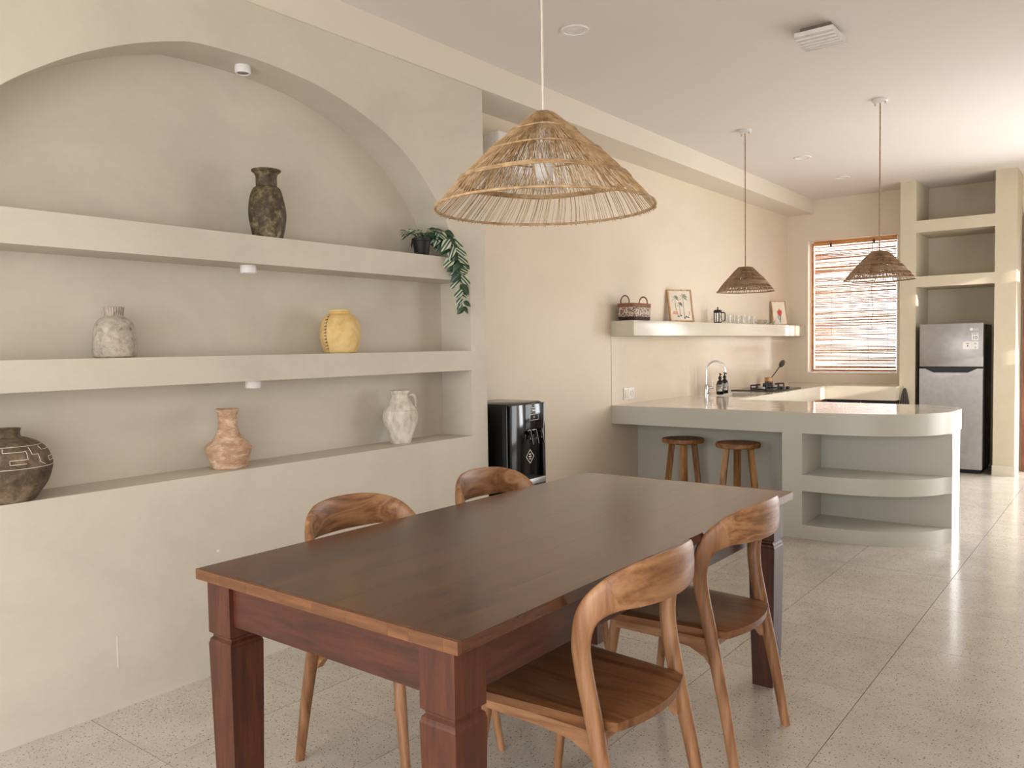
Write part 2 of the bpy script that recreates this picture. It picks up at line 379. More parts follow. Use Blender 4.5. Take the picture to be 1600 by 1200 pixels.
# ------------------------------------------------------------------ thick left wall with the arched niche
def niche_wall():
    bm = B()
    def q(*p): bm.faces.new([bm.verts.new(v) for v in p])
    def fr(y0, y1, z0, z1): q((0, y0, z0), (0, y1, z0), (0, y1, z1), (0, y0, z1))
    fr(FY, YP, 0, ZL); fr(FY, NL, ZL, ZT2); fr(YN, YP, ZL, ZT2)
    fr(FY, NL, ZT2, BZ)
    # arch outline
    half = [(1.38, ZT2), (1.335, 1.913), (1.262, 2.061), (1.165, 2.175), (1.025, 2.306), (0.845, 2.416), (0.64, 2.497), (0.44, 2.549), (0.26, 2.572), (0.08, 2.583)]
    c = 2.035
    pts = [(0.815, ZT2), (0.875, 1.95), (0.985, 2.095), (1.127, 2.232), (1.25, 2.322), (1.38, 2.401), (1.519, 2.469), (1.643, 2.518), (1.748, 2.551), (1.86, 2.575)]+[(c+y, z) for y, z in reversed(half)]
    sm = [(p.x, p.y) for p in catmull([(y, z, 0) for y, z in pts], 6)]
    q((0, NL, ZT2), (0, sm[0][0], ZT2), (0, sm[0][0], BZ), (0, NL, BZ)) if sm[0][0] > NL else None
    for (y0, z0), (y1, z1) in zip(sm, sm[1:]):
        q((0, y0, z0), (0, y1, z1), (0, y1, BZ), (0, y0, BZ))                       # front above the arch
        q((0, y0, z0), (-DN, y0, z0), (-DN, y1, z1), (0, y1, z1))                   # soffit of the arch
        q((-DN, y0, ZT2), (-DN, y1, ZT2), (-DN, y1, z1), (-DN, y0, z0)) if max(z0, z1) > ZT2+1e-4 else None
    q((0, sm[-1][0], ZT2), (0, YP, ZT2), (0, YP, BZ), (0, sm[-1][0], BZ))
    # lower compartments: back, sides, ledge
    q((-DN, NL, ZL), (-DN, YN, ZL), (-DN, YN, ZT2), (-DN, NL, ZT2))
    for y in (NL, YN): q((0, y, ZL), (-DN, y, ZL), (-DN, y, ZT2), (0, y, ZT2))
    q((0, NL, ZL), (-DN, NL, ZL), (-DN, YN, ZL), (0, YN, ZL))
    # end of the wall and its hidden back
    q((0, YP, 0), (-DW-0.1, YP, 0), (-DW-0.1, YP, BZ), (0, YP, BZ))
    q((-DW-0.1, FY, 0), (-DW-0.1, YP, 0), (-DW-0.1, YP, ZC), (-DW-0.1, FY, ZC))
    bmesh.ops.remove_doubles(bm, verts=bm.verts, dist=1e-5)
    w = struct(mk('wall_left', bm, 'wall'))
    bxo('niche_shelf', 'wall', w, -DN, 0.0, NL, YN, ZM1, ZM2)
    bxo('niche_shelf', 'wall', w, -DN, 0.0, NL, YN, ZT1, ZT2)
    # two small white marks left on the plaster
    bxo('paint_mark', 'white', w, 0, 0.0012, 1.4405, 1.4435, 0.16, 0.277)
    bm = B(); lathe(bm, [(0.0001, 0), (0.006, 0.0), (0.0055, 0.0015), (0.0001, 0.0018)], 12)
    bmesh.ops.rotate(bm, verts=bm.verts, cent=(0, 0, 0), matrix=Matrix.Rotation(PI/2, 3, 'Y'))
    bmesh.ops.translate(bm, verts=bm.verts, vec=(0, 1.872, 0.51)); mk('wall_plug', bm, 'white', w)
    return w
niche_wall()

# ------------------------------------------------------------------ window, blind, back door
w1 = bpy.data.objects.new('window_1', None); COL.objects.link(w1); w1.location = (WX0, D, WZ0); struct(w1)
for n, d in (('window_frame', (WX0, WX0+0.018, D+0.09, D+0.13, WZ0, WZ1)), ('window_frame', (WX1-0.018, WX1, D+0.09, D+0.13, WZ0, WZ1)),
             ('window_frame', (WX0+0.018, WX1-0.018, D+0.09, D+0.13, WZ1-0.018, WZ1)), ('window_frame', (WX0+0.018, WX1-0.018, D+0.09, D+0.13, WZ0, WZ0+0.018))):
    bxo(n, 'white', w1, *d)
bxo('window_pane', 'glass', w1, WX0+0.018, WX1-0.018, D+0.105, D+0.111, WZ0+0.018, WZ1-0.018)
bxo('window_sill', 'white', w1, WX0, WX1, D-0.004, D+0.09, WZ0, WZ0+0.012)
def blind():
    bx0, bx1, y = WX0+0.062, WX1-0.012, D+0.035
    t = thing('bamboo_blind', 'split bamboo roller blind hanging in the kitchen window', 'blind', ((bx0+bx1)/2, y, WZ0+0.02))
    bxo('head_rail', 'winwood', t, bx0, bx1, y-0.018, y+0.018, WZ1-0.062, WZ1-0.012, bev=0.004)
    bm = B(); z = WZ0+0.05; rnd = random.Random(3)
    while z < WZ1-0.066:
        h = rnd.uniform(0.004, 0.0095); tilt = rnd.uniform(-0.004, 0.004); a = bx0+rnd.uniform(0, 0.012); b = bx1-rnd.uniform(0, 0.008)
        vs = box(bm, a, b, y-0.0015, y+0.0015, z, z+h)
        for v in vs:
            if v.co.x > (a+b)/2: v.co.z += tilt
        z += h+rnd.choice((0.0002, 0.0005, 0.0008, 0.0025))
    s = mk('slats', bm, 'bamboo', t); s['kind'] = 'stuff'
    bxo('bottom_rail', 'winwood', t, bx0, bx1, y-0.008, y+0.008, WZ0+0.022, WZ0+0.046, bev=0.003)
    bxo('edge_strip', 'winwood', t, bx0-0.026, bx0-0.002, y-0.006, y+0.006, WZ0+0.02, WZ1-0.03)
    for fx in (0.22, 0.45, 0.67, 0.9):
        bm = B(); x = bx0+(bx1-bx0)*fx; tube(bm, [(x, y-0.006, WZ0+0.05), (x+0.003, y-0.006, 1.7), (x, y-0.006, WZ1-0.03)], 0.0014, 4); mk('tie_cord', bm, 'blackm', t)
    bm = B(); x = bx0+(bx1-bx0)*0.72
    tube(bm, catmull([(x, y-0.03, WZ1-0.04), (x+0.01, y-0.028, 2.2), (x-0.004, y-0.028, 1.9), (x+0.012, y-0.028, 1.66), (x-0.012, y-0.028, 1.55), (x+0.006, y-0.028, 1.48)], 6), 0.003, 5); mk('pull_cord', bm, 'blackm', t)
    for fx in (0.22, 0.74):
        bm = B(); x = bx0+(bx1-bx0)*fx; lathe(bm, [(0.001, -0.03), (0.012, -0.018), (0.009, 0.0), (0.004, 0.018)], 8, (x, y-0.026, WZ1-0.055)); mk('cord_knot', bm, 'blackm', t)
blind()
d1 = bpy.data.objects.new('door_1', None); COL.objects.link(d1); d1.location = (2.12, D, 0); struct(d1)
for d in ((2.085, 2.165, D-0.045, D+0.16, 0, 2.58), (3.70, 3.78, D-0.045, D+0.16, 0, 2.58), (2.165, 3.70, D-0.045, D+0.16, 2.50, 2.58)):
    bxo('door_frame', 'doorwood', d1, *d)

# ------------------------------------------------------------------ fridge alcove (masonry tower with open compartments)
TY0, TYB = 9.141, 9.76
tw = thing('alcove_tower', 'tall beige plastered alcove with two open shelves above the refrigerator', 'alcove', (1.55, TY0, 0))
bxo('side_pier', 'tower', tw, 1.036, 1.185, TY0, TYB+0.1, 0, ZC)
bxo('side_pier', 'tower', tw, 1.885, 2.067, TY0, TYB+0.1, 0, ZC)
bxo('back_panel', 'tower', tw, 1.185, 1.885, TYB, TYB+0.1, 0, ZC)
bxo('shelf', 'tower', tw, 1.185, 1.885, TY0, TYB, 2.437, 2.557)
bxo('shelf', 'tower', tw, 1.185, 1.885, TY0, TYB, 1.882, 1.99)
bxo('plinth', 'kshelf', tw, 1.88, 2.072, TY0-0.008, TY0, 0, 0.10)

# ------------------------------------------------------------------ refrigerator
def fridge():
    x0, x1, yf, H = 1.231, 1.797, 9.107, 1.5
    t = thing('refrigerator', 'silver grey two-door refrigerator standing in the plastered alcove', 'refrigerator', ((x0+x1)/2, 9.4, 0))
    bxo('body', 'fside', t, x0+0.006, x1-0.004, yf+0.055, 9.72, 0.04, H-0.012, bev=0.004)
    bxo('base_grille', 'blackm', t, x0+0.02, x1-0.02, yf+0.05, 9.70, 0.0, 0.05)
    d1 = bxo('freezer_door', 'steel', t, x0, x1, yf, yf+0.05, 1.068, H, bev=0.006)
    bm = B()  # fridge door with a scooped top edge
    zt = 1.048; out = [(x0, 0.045), (x1, 0.045), (x1, zt), (x1-0.05, zt), (x1-0.13, zt-0.04), (x0+0.13, zt-0.04), (x0+0.05, zt), (x0, zt)]
    a = [bm.verts.new((x, yf, z)) for x, z in out]; b = [bm.verts.new((x, yf+0.05, z)) for x, z in out]
    bm.faces.new(a); bm.faces.new(list(reversed(b)))
    for i in range(8): j = (i+1) % 8; bm.faces.new((a[i], b[i], b[j], a[j]))
    d2 = mk('fridge_door', bm, 'steel', t)
    bm = B(); box(bm, x0+0.004, x1-0.004, yf+0.012, yf+0.05, 1.0, 1.066); mk('handle_recess', bm, 'blackm', d2)
    xc = x1-0.07
    text('logo', 'LG', 0.032, 'white', d1, (xc+0.012, yf-0.0008, H-0.062), (1, 0, 0), (0, 0, 1))
    bm = B(); lathe(bm, [(0.0001, 0), (0.015, 0), (0.015, 0.0008), (0.0001, 0.0008)], 20)
    bmesh.ops.rotate(bm, verts=bm.verts, cent=(0, 0, 0), matrix=Matrix.Rotation(PI/2, 3, 'X')); bmesh.ops.translate(bm, verts=bm.verts, vec=(xc-0.03, yf, H-0.062)); mk('logo_disc', bm, 'white', d1)
    s1 = bxo('sticker', 'white', d1, xc-0.028, xc+0.03, yf-0.0008, yf, 1.328, 1.402)
    text('sticker_number', '10', 0.045, 'fside', s1, (xc+0.001, yf-0.0014, 1.354), (1, 0, 0), (0, 0, 1), 0.0003)
    bxo('sticker_line', 'fside', s1, xc-0.022, xc+0.022, yf-0.0012, yf-0.0008, 1.388, 1.394)
    s2 = bxo('sticker', 'white', d1, xc-0.104, xc+0.03, yf-0.0008, yf, 1.242, 1.318)
    for dx, z, w, h in ((-0.062, 1.298, 0.024, 0.006), (-0.062, 1.276, 0.009, 0.018), (0.004, 1.300, 0.02, 0.004), (0.004, 1.290, 0.02, 0.003), (0.004, 1.262, 0.014, 0.005), (0.004, 1.252, 0.014, 0.003)):
        bxo('sticker_line', 'fside', s2, xc+dx-w/2, xc+dx+w/2, yf-0.0012, yf-0.0008, z-h/2, z+h/2)
fridge()

# ------------------------------------------------------------------ bar counter
def bar():
    t = thing('bar_counter', 'pale polished cement bar counter with rounded open shelves at its end', 'counter', (1.1, 6.0, 0))
    XE, YBK, YM = 2.05, 6.55, 5.94
    def outline(x_start, yback, inset=0.0):
        pts = [(x_start, YB)]; cx = 1.30; a = XE-inset-cx; b = 0.62
        for i in range(0, 21):
            th = PI/2*i/20; e = 2/2.35
            pts.append((cx+a*math.sin(th)**e, YB+b-b*math.cos(th)**e))
        return pts, yback
    o, _ = outline(-DW, YBK)
    rr = 0.3
    o += [(XE-rr+rr*math.cos(i*PI/16), YBK-rr+rr*math.sin(i*PI/16)) for i in range(1, 9)]+[(-DW, YBK)]
    bm = B(); prism(bm, o, ZB1, ZB2-0.004); sl = mk('slab', bm, 'bar', t, smooth=35)
    bm = B(); prism(bm, o, ZB2-0.004, ZB2); mk('countertop', bm, 'top', t, smooth=35)
    def plate(z0, z1, nm):
        o, _ = outline(1.209, YM); o = o[:1]+[p for p in o[1:] if p[1] < YM]+[(XE, YM), (1.209, YM)]
        bm = B(); prism(bm, o, z0, z1); mk(nm, bm, 'bar', t, smooth=35)
    plate(0.326, 0.436, 'shelf'); plate(0.0, 0.093, 'base')
    bxo('pillar', 'bar', t, 1.073, 1.209, YB, YM, 0, ZB1)
    bm = B(); o2 = [(-DW, YM), (XE, YM), (XE, YBK-0.35)]+[(XE-rr+rr*math.cos(i*PI/16), YBK-0.05-rr+rr*math.sin(i*PI/16)) for i in range(1, 9)]+[(-DW, YBK-0.05)]
    prism(bm, o2, 0, ZB1); mk('core', bm, 'bar', t, smooth=35)
bar()

# ------------------------------------------------------------------ kitchen counter along the wall and under the window
def kitchen_counter():
    XF, YF = 0.33, 8.98
    t = thing('kitchen_counter', 'l-shaped polished cement worktop with cooktop and sink behind the bar', 'counter', (0.0, 8.0, 0))
    yb = 6.55; sx0, sx1, sy0, sy1 = -0.08, 0.26, 6.85, 7.45
    bm = B()
    for d in ((-DW+0.004, XF, yb, sy0), (-DW+0.004, sx0, sy0, sy1), (sx1, XF, sy0, sy1), (-DW+0.004, XF, sy1, D-0.0), (XF, 1.036, YF, D-0.0)):
        box(bm, d[0], d[1], d[2], d[3], 0.72, ZB2)
    mk('worktop', bm, 'top', t)
    bm = B()
    box(bm, sx0, sx1, sy0, sy1, 0.70, 0.72)
    mk('sink_basin', bm, 'steel', t)
    for k, (y0, y1) in enumerate(((6.6, 7.38), (7.39, 8.17), (8.18, 8.96))):
        d = bxo('cabinet_door', 'cabinet', t, XF-0.05, XF-0.03, y0, y1, 0.06, 0.715)
        bxo('handle', 'blackm', d, XF-0.03, XF-0.015, y0+0.3, y0+0.45, 0.66, 0.675)
    for x0, x1 in ((0.34, 0.68), (0.69, 1.03)):
        bxo('cabinet_door', 'blackm', t, x0, x1, YF+0.03, YF+0.05, 0.06, 0.715)
    bxo('plinth', 'bar', t, -DW, XF-0.1, yb, D, 0, 0.06)
kitchen_counter()

# ------------------------------------------------------------------ kitchen wall shelf and its things
SZ1, SZ2, SX = 1.4077, 1.5278, -0.0744
tag(bxo('wall_shelf', 'kshelf', None, -DW+0.0, SX, YB, D, SZ1, SZ2, bev=0.003), 'long thick cement wall shelf above the kitchen worktop', 'shelf')
def weave():
    m = NT('basket_weave'); v = m.coord((1, 1, 1)); vo = m.n('TexVoronoi'); vo.inputs['Scale'].default_value = 75; m.l(v, vo.inputs['Vector'])
    m.base(m.ramp(vo.outputs['Distance'], [(0.2, rgb(66, 40, 34)), (0.42, rgb(150, 122, 106)), (0.6, rgb(206, 190, 174))])); m.set(Roughness=0.8); m.bump(vo.outputs['Distance'], 0.6, 0.006); return m.m
M['weave'] = weave()
M['straw'] = mottled('straw_rim', [(0.3, rgb(112, 72, 52)), (0.7, rgb(156, 108, 80))], 60, 0.8, 0.4)
M['straw_d'] = mottled('straw_dark', [(0.3, rgb(40, 22, 20)), (0.7, rgb(66, 38, 34))], 60, 0.8, 0.4)
M['paper'] = plain('print_paper', rgb(244, 232, 216), 0.8)
M['pgreen'] = plain('print_green', rgb(122, 128, 98), 0.8)
M['pgrey'] = plain('print_grey', rgb(120, 112, 100), 0.8)
M['ppink'] = plain('print_pink', rgb(226, 178, 152), 0.8)
M['pred'] = plain('print_red', rgb(214, 96, 78), 0.8)
M['pblue'] = plain('print_blue', rgb(166, 186, 194), 0.8)

def basket():
    cx, cy, wx, wy = -0.170, 5.70, 0.082, 0.15
    t = thing('woven_basket', 'brown and white woven basket with two loop handles on the wall shelf', 'basket', (cx, cy, SZ2))
    def band(nm, z0, z1, mat, s0, s1, wob=0.0):
        bm = B(); n = 10; rings = []
        for z, s in ((z0, s0), ((z0+z1)/2, (s0+s1)/2), (z1, s1)):
            r = []
            for i in range(40):
                a = 2*PI*i/40; c, q = math.cos(a), math.sin(a); e = 0.28
                r.append(bm.verts.new((cx+s*wx*math.copysign(abs(c)**e, c), cy+s*wy*math.copysign(abs(q)**e, q), SZ2+z+wob*math.cos(4*a))))
            rings.append(r)
        for A_, B_ in zip(rings, rings[1:]):
            for i in range(40): j = (i+1) % 40; bm.faces.new((A_[i], A_[j], B_[j], B_[i]))
        if z0 == 0: bm.faces.new(list(reversed(rings[0])))
        o = mk(nm, bm, mat, t, smooth=50); md = o.modifiers.new('thick', 'SOLIDIFY'); md.thickness = 0.006; return o
    band('base_band', 0.0, 0.03, 'straw_d', 0.93, 0.96); band('woven_side', 0.03, 0.105, 'weave', 0.96, 1.0); band('rim', 0.105, 0.135, 'straw', 1.0, 1.0)
    for s in (-1, 1):
        bm = B(); y = cy+s*wy*0.98
        tube(bm, catmull([(cx-0.035, y, SZ2+0.12), (cx-0.036, y, SZ2+0.16), (cx-0.015, y, SZ2+0.19), (cx+0.015, y, SZ2+0.19), (cx+0.036, y, SZ2+0.16), (cx+0.035, y, SZ2+0.12)], 5), 0.0055, 6); mk('handle', bm, 'straw', t, smooth='all')
basket()

def picture(nm, label, loc, w, h, yaw, kind):
    t = thing(nm, label, 'picture', loc, yaw)      # local: +x = facing, y = width, z = up, leaning back towards -x
    tilt = 0.20; b = 0.012 if kind == 'palms' else 0.008; th = 0.018
    R = Matrix.Rotation(-tilt, 3, 'Y')
    def fin(name, bm, mat, parent=t):
        bmesh.ops.rotate(bm, verts=bm.verts, cent=(0, 0, 0), matrix=R)
        bmesh.ops.translate(bm, verts=bm.verts, vec=(0.0, 0, 0.0045)); return mk(name, bm, mat, parent, False)
    for d in ((-w/2, -w/2+b, 0, h), (w/2-b, w/2, 0, h), (-w/2+b, w/2-b, 0, b), (-w/2+b, w/2-b, h-b, h)):
        bm = B(); box(bm, -th, 0, d[0], d[1], d[2], d[3]); fin('frame_bar', bm, 'frame')
    bm = B(); box(bm, -th+0.003, -0.005, -w/2+b, w/2-b, b, h-b); pp = fin('print', bm, 'paper')
    fx = -0.0046
    def flat(pts, mat, nm='print_shape'):
        bm = B(); a = [bm.verts.new((fx, y, z)) for y, z in pts]; c = [bm.verts.new((fx-0.0004, y, z)) for y, z in pts]
        bm.faces.new(a); bm.faces.new(list(reversed(c)))
        for i in range(len(a)): j = (i+1) % len(a); bm.faces.new((a[i], a[j], c[j], c[i]))
        fin(nm, bm, mat, pp)
    if kind == 'palms':
        for y, zt, zb, s in ((-0.050, 0.215, 0.10, 0.042), (0.028, 0.222, 0.045, 0.052), (-0.012, 0.160, 0.06, 0.036)):
            flat([(y-0.002, zb), (y+0.003, zb), (y+0.0015, zt), (y-0.001, zt)], 'pgrey', 'palm_trunk')
            for k in range(7):
                a = -0.5+k*(PI+1.0)/6; dx, dz = math.cos(a), math.sin(a)
                p0 = (y, zt); p1 = (y+dx*s*0.6-dz*0.008, zt+dz*s*0.6+dx*0.008); p2 = (y+dx*s, zt+dz*s*0.8-0.012); p3 = (y+dx*s*0.5+dz*0.003, zt+dz*s*0.5-0.006)
                flat([p0, p3, p2, p1], 'pgreen', 'palm_frond')
        flat([(-0.085, 0.07), (-0.03, 0.065), (-0.035, 0.095), (-0.075, 0.10)], 'ppink'); flat([(0.07, 0.055), (0.088, 0.06), (0.082, 0.10), (0.074, 0.10)], 'ppink')
        for y, z in ((-0.03, 0.045), (-0.005, 0.05), (0.045, 0.04), (0.065, 0.035), (0.03, 0.03)): flat([(y-0.012, z), (y+0.012, z-0.002), (y+0.006, z+0.012), (y-0.004, z+0.016)], 'pgreen')
    else:
        flat([(-0.004, 0.03), (0.006, 0.03), (0.02, 0.11), (0.008, 0.12)], 'pgreen', 'stalk')
        flat([(-0.03, 0.10), (-0.004, 0.05), (0.004, 0.05), (-0.01, 0.13)], 'pblue', 'stalk_leaf')
        flat([(-0.028, 0.165), (-0.02, 0.12), (0.0, 0.10), (0.022, 0.11), (0.036, 0.145), (0.032, 0.185), (0.016, 0.165), (0.004, 0.195), (-0.012, 0.165)], 'pred', 'tulip_head')
picture('framed_print', 'framed palm tree print leaning beside the basket', (-0.150, 6.52, SZ2), 0.235, 0.29, -0.60, 'palms')
picture('framed_print', 'small framed print of a red flower by the window', (-0.165, 9.02, SZ2), 0.185, 0.275, -0.62, 'tulip')

def press():
    c = (-0.165, 7.30, SZ2)
    t = thing('french_press', 'small black framed french press beside the drinking glasses', 'coffee press', c)
    bm = B(); lathe(bm, [(0.032, 0.012), (0.032, 0.105), (0.030, 0.105), (0.030, 0.014)], 24); mk('glass_jug', bm, 'glass', t, False, smooth=40)
    bm = B(); lathe(bm, [(0.037, 0), (0.037, 0.014), (0.0335, 0.016), (0.001, 0.0165)], 24); mk('base', bm, 'blackm', t, False, smooth=40)
    for k in range(4):
        bm = B(); a = PI/4+k*PI/2; x, y = 0.0345*math.cos(a), 0.0345*math.sin(a); box(bm, x-0.004, x+0.004, y-0.004, y+0.004, 0.012, 0.108); mk('frame_strut', bm, 'blackm', t, False)
    bm = B(); torus(bm, 0.035, 0.004, 0.106, 24, 6); mk('frame_ring', bm, 'blackm', t, False, smooth='all')
    bm = B(); lathe(bm, [(0.039, 0.11), (0.039, 0.118), (0.03, 0.128), (0.006, 0.131), (0.004, 0.140), (0.009, 0.148), (0.001, 0.156)], 24); mk('lid', bm, 'blackm', t, False, smooth=40)
    bm = B(); tube(bm, catmull([(0.034, 0.01, 0.10), (0.062, 0.018, 0.098), (0.064, 0.018, 0.03), (0.034, 0.01, 0.022)], 5), 0.005, 6); mk('handle', bm, 'blackm', t, False, smooth='all')
press()
bm = B(); lathe(bm, [(0.025, 0.0), (0.034, 0.085), (0.032, 0.085), (0.0235, 0.006), (0.001, 0.005)], 24); gl = mk('tumbler', bm, 'glass', None, False, smooth=40)
GL = [(7.52, 'clear glass tumbler standing closest to the french press'), (7.72, 'clear glass tumbler second from the french press'), (7.86, 'clear glass tumbler third from the french press'),
      (8.00, 'clear glass tumbler fourth from the french press'), (8.14, 'clear glass tumbler last of the row, beside the glass bowls')]
for i, (y, lb) in enumerate(GL):
    o = gl if i == 0 else gl.copy()
    if i: COL.objects.link(o)
    o.location = (-0.15, y, SZ2); tag(o, lb, 'glass', 'tumblers on the wall shelf')
bm = B(); lathe(bm, [(0.03, 0.0), (0.058, 0.03), (0.064, 0.05), (0.062, 0.05), (0.055, 0.031), (0.028, 0.005), (0.001, 0.005)], 28); gb = mk('glass_bowl', bm, 'glass', None, False, smooth=40)
for i, (y, lb) in enumerate(((8.38, 'low clear glass bowl next to the tumblers on the shelf'), (8.62, 'low clear glass bowl nearer the flower print'))):
    o = gb if i == 0 else gb.copy()
    if i: COL.objects.link(o)
    o.location = (-0.15, y, SZ2); tag(o, lb, 'bowl', 'glass bowls on the wall shelf')

# sink and stove things
def faucet():
    t = thing('faucet', 'chrome gooseneck faucet rising beside the sink', 'faucet', (-0.19, 7.09, ZB2))
    bm = B(); lathe(bm, [(0.028, 0), (0.028, 0.012), (0.022, 0.016), (0.022, 0.085), (0.016, 0.095)], 20, cap1=True); mk('base', bm, 'chrome', t, False, smooth=40)
    pts = [(0, 0, 0.09), (0, 0, 0.21)]+[(0.085-0.085*math.cos(a), 0.02*(1-math.cos(a)), 0.225+0.085*math.sin(a)) for a in [PI*k/12 for k in range(0, 12)]]+[(0.172, 0.04, 0.205)]
    bm = B(); tube(bm, pts, 0.0082, 10); mk('spout', bm, 'chrome', t, False, smooth=60)
    bm = B(); tube(bm, [(0.0, 0.0, 0.06), (0.06, 0.015, 0.065)], 0.012, 10); tube(bm, [(0.055, 0.014, 0.06), (0.06, 0.015, 0.12)], 0.006, 8); mk('lever', bm, 'chrome', t, False, smooth=60)
faucet()
def bottle():
    t = thing('soap_bottle', 'black pump soap bottle with pale label, nearer the bar', 'bottle', (-0.075, 7.14, ZB2), 0, 'pump bottles by the sink')
    bm = B(); lathe(bm, [(0.031, 0), (0.034, 0.006), (0.034, 0.10), (0.026, 0.122), (0.012, 0.135), (0.012, 0.145)], 24, cap1=True); mk('body', bm, 'black', t, False, smooth=40)
    bm = B(); lathe(bm, [(0.0155, 0.142), (0.0155, 0.165), (0.006, 0.17), (0.006, 0.19)], 16, cap1=True); p = mk('pump', bm, 'blackm', t, False, smooth=40)
    bm = B(); tube(bm, [(-0.01, 0.012, 0.194), (0.02, -0.03, 0.192), (0.026, -0.036, 0.184)], 0.0055, 8); mk('nozzle', bm, 'blackm', t, False, smooth=60)
    bm = B()
    for k in range(12):
        a0, a1 = -2.0+k*0.12, -2.0+(k+1)*0.12; r = 0.0345
        bm.faces.new([bm.verts.new((r*math.cos(a), r*math.sin(a), z)) for a, z in ((a0, 0.03), (a1, 0.03), (a1, 0.092), (a0, 0.092))])
    bmesh.ops.remove_doubles(bm, verts=bm.verts, dist=1e-5); lab = mk('label', bm, 'cordw', t, False, smooth='all')
    bm = B()
    for z0, z1 in ((0.05, 0.056), (0.066, 0.07), (0.076, 0.084)):
        for k in range(1, 11):
            a0, a1 = -2.0+k*0.12, -2.0+(k+1)*0.12; r = 0.0349
            bm.faces.new([bm.verts.new((r*math.cos(a), r*math.sin(a), z)) for a, z in ((a0, z0), (a1, z0), (a1, z1), (a0, z1))])
    mk('label_print', bm, 'blackm', lab, False)
    return t
bo = bottle(); copy_thing(bo, (-0.115, 7.34, ZB2), 0.15, 'black pump soap bottle with pale label, nearer the cooktop')
def cooktop():
    x0, x1, y0, y1 = -0.21, 0.25, 7.72, 8.44
    t = thing('gas_cooktop', 'black glass two-burner gas cooktop set on the worktop', 'cooktop', ((x0+x1)/2, (y0+y1)/2, ZB2))
    bxo('glass_plate', 'black', t, x0, x1, y0, y1, ZB2, ZB2+0.009, bev=0.002)
    for cy in (y0+0.19, y1-0.19):
        cx = 0.03
        bm = B(); lathe(bm, [(0.055, 0.009), (0.055, 0.016), (0.036, 0.018), (0.036, 0.030), (0.030, 0.034), (0.001, 0.034)], 24, (cx, cy, ZB2)); mk('burner', bm, 'steel', t, smooth=40)
        bm = B(); torus(bm, 0.10, 0.005, ZB2+0.016, 28, 6, (cx, cy))
        for k in range(4):
            a = PI/4+k*PI/2; c, s = math.cos(a), math.sin(a)
            tube(bm, [(cx+0.11*c, cy+0.11*s, ZB2+0.009), (cx+0.11*c, cy+0.11*s, ZB2+0.052), (cx+0.04*c, cy+0.04*s, ZB2+0.052)], 0.009, 6)
        mk('pan_support', bm, 'blackm', t)
        bm = B(); lathe(bm, [(0.02, 0.009), (0.018, 0.03), (0.001, 0.031)], 16, (x1-0.045, (cy+(y0+y1)/2)/2, ZB2)); mk('knob', bm, 'blackm', t, smooth=40)
cooktop()
t = thing('utensil_cup', 'small wooden utensil cup standing behind the cooktop', 'cup', (-0.15, 8.60, ZB2))
bm = B(); lathe(bm, [(0.04, 0), (0.042, 0.10), (0.037, 0.10), (0.036, 0.01), (0.001, 0.01)], 20); mk('cup_wall', bm, 'frame', t, False, smooth=40)
bm = B(); lathe(bm, [(0.0428, 0.03), (0.0432, 0.06)], 20, cap0=False); mk('cup_band', bm, 'stool_top', t, False, smooth=40)
t = thing('ladle', 'dark spoon leaning out of the utensil cup', 'utensil', (-0.15, 8.60, ZB2+0.01))
bm = B(); tube(bm, [(-0.015, -0.01, 0.004), (0.03, 0.03, 0.10), (0.085, 0.10, 0.205)], 0.006, 8); mk('handle', bm, 'fside', t, False, smooth=60)
bm = B(); bmesh.ops.create_uvsphere(bm, u_segments=14, v_segments=8, radius=1.0)
bmesh.ops.scale(bm, verts=bm.verts, vec=(0.028, 0.010, 0.045)); bmesh.ops.rotate(bm, verts=bm.verts, cent=(0, 0, 0), matrix=Matrix.Rotation(0.55, 3, 'Y') @ Matrix.Rotation(0.5, 3, 'Z'))
bmesh.ops.translate(bm, verts=bm.verts, vec=(0.102, 0.118, 0.235)); mk('bowl', bm, 'fside', t, False, smooth='all')
t = thing('towel', 'dark grey kitchen towel hanging on the alcove pier', 'towel', (1.092, 9.12, 0.60))
bm = B(); N_ = 15
rows = []
for k in range(9):
    z = 0.84-0.2*k/8; sp = 0.012+0.042*(k/8)**0.7
    rows.append([bm.verts.new((1.092+sp*(2*i/(N_-1)-1), 9.124+0.010*math.sin(i*1.7)*(k/8+0.15)-0.004, z+0.006*math.sin(i*2.1))) for i in range(N_)])
for a, b in zip(rows, rows[1:]):
    for i in range(N_-1): bm.faces.new((a[i], a[i+1], b[i+1], b[i]))
o = mk('cloth', bm, plain('towel_cloth', rgb(78, 74, 72), 0.95), t, smooth='all'); md = o.modifiers.new('thick', 'SOLIDIFY'); md.thickness = 0.006
bm = B(); tube(bm, [(1.092, 9.141, 0.855), (1.092, 9.112, 0.852), (1.092, 9.108, 0.868)], 0.005, 6); mk('hook', bm, 'chrome', t)
t = thing('power_outlet', 'white double power outlet on the kitchen backsplash', 'outlet', (-DW+0.004, 5.785, 0.94))
bxo('plate', 'white', t, -DW+0.004, -DW+0.012, 5.70, 5.87, 0.895, 0.99, bev=0.002)
bxo('switch', 'cordw', t, -DW+0.012, -DW+0.016, 5.715, 5.775, 0.908, 0.977, bev=0.001)
bm = B(); lathe(bm, [(0.024, 0), (0.024, 0.004), (0.02, 0.004), (0.019, 0.001), (0.001, 0.001)], 20)
bmesh.ops.rotate(bm, verts=bm.verts, cent=(0, 0, 0), matrix=Matrix.Rotation(PI/2, 3, 'Y')); bmesh.ops.translate(bm, verts=bm.verts, vec=(-DW+0.012, 5.825, 0.943)); mk('socket', bm, 'cordw', t, smooth=40)

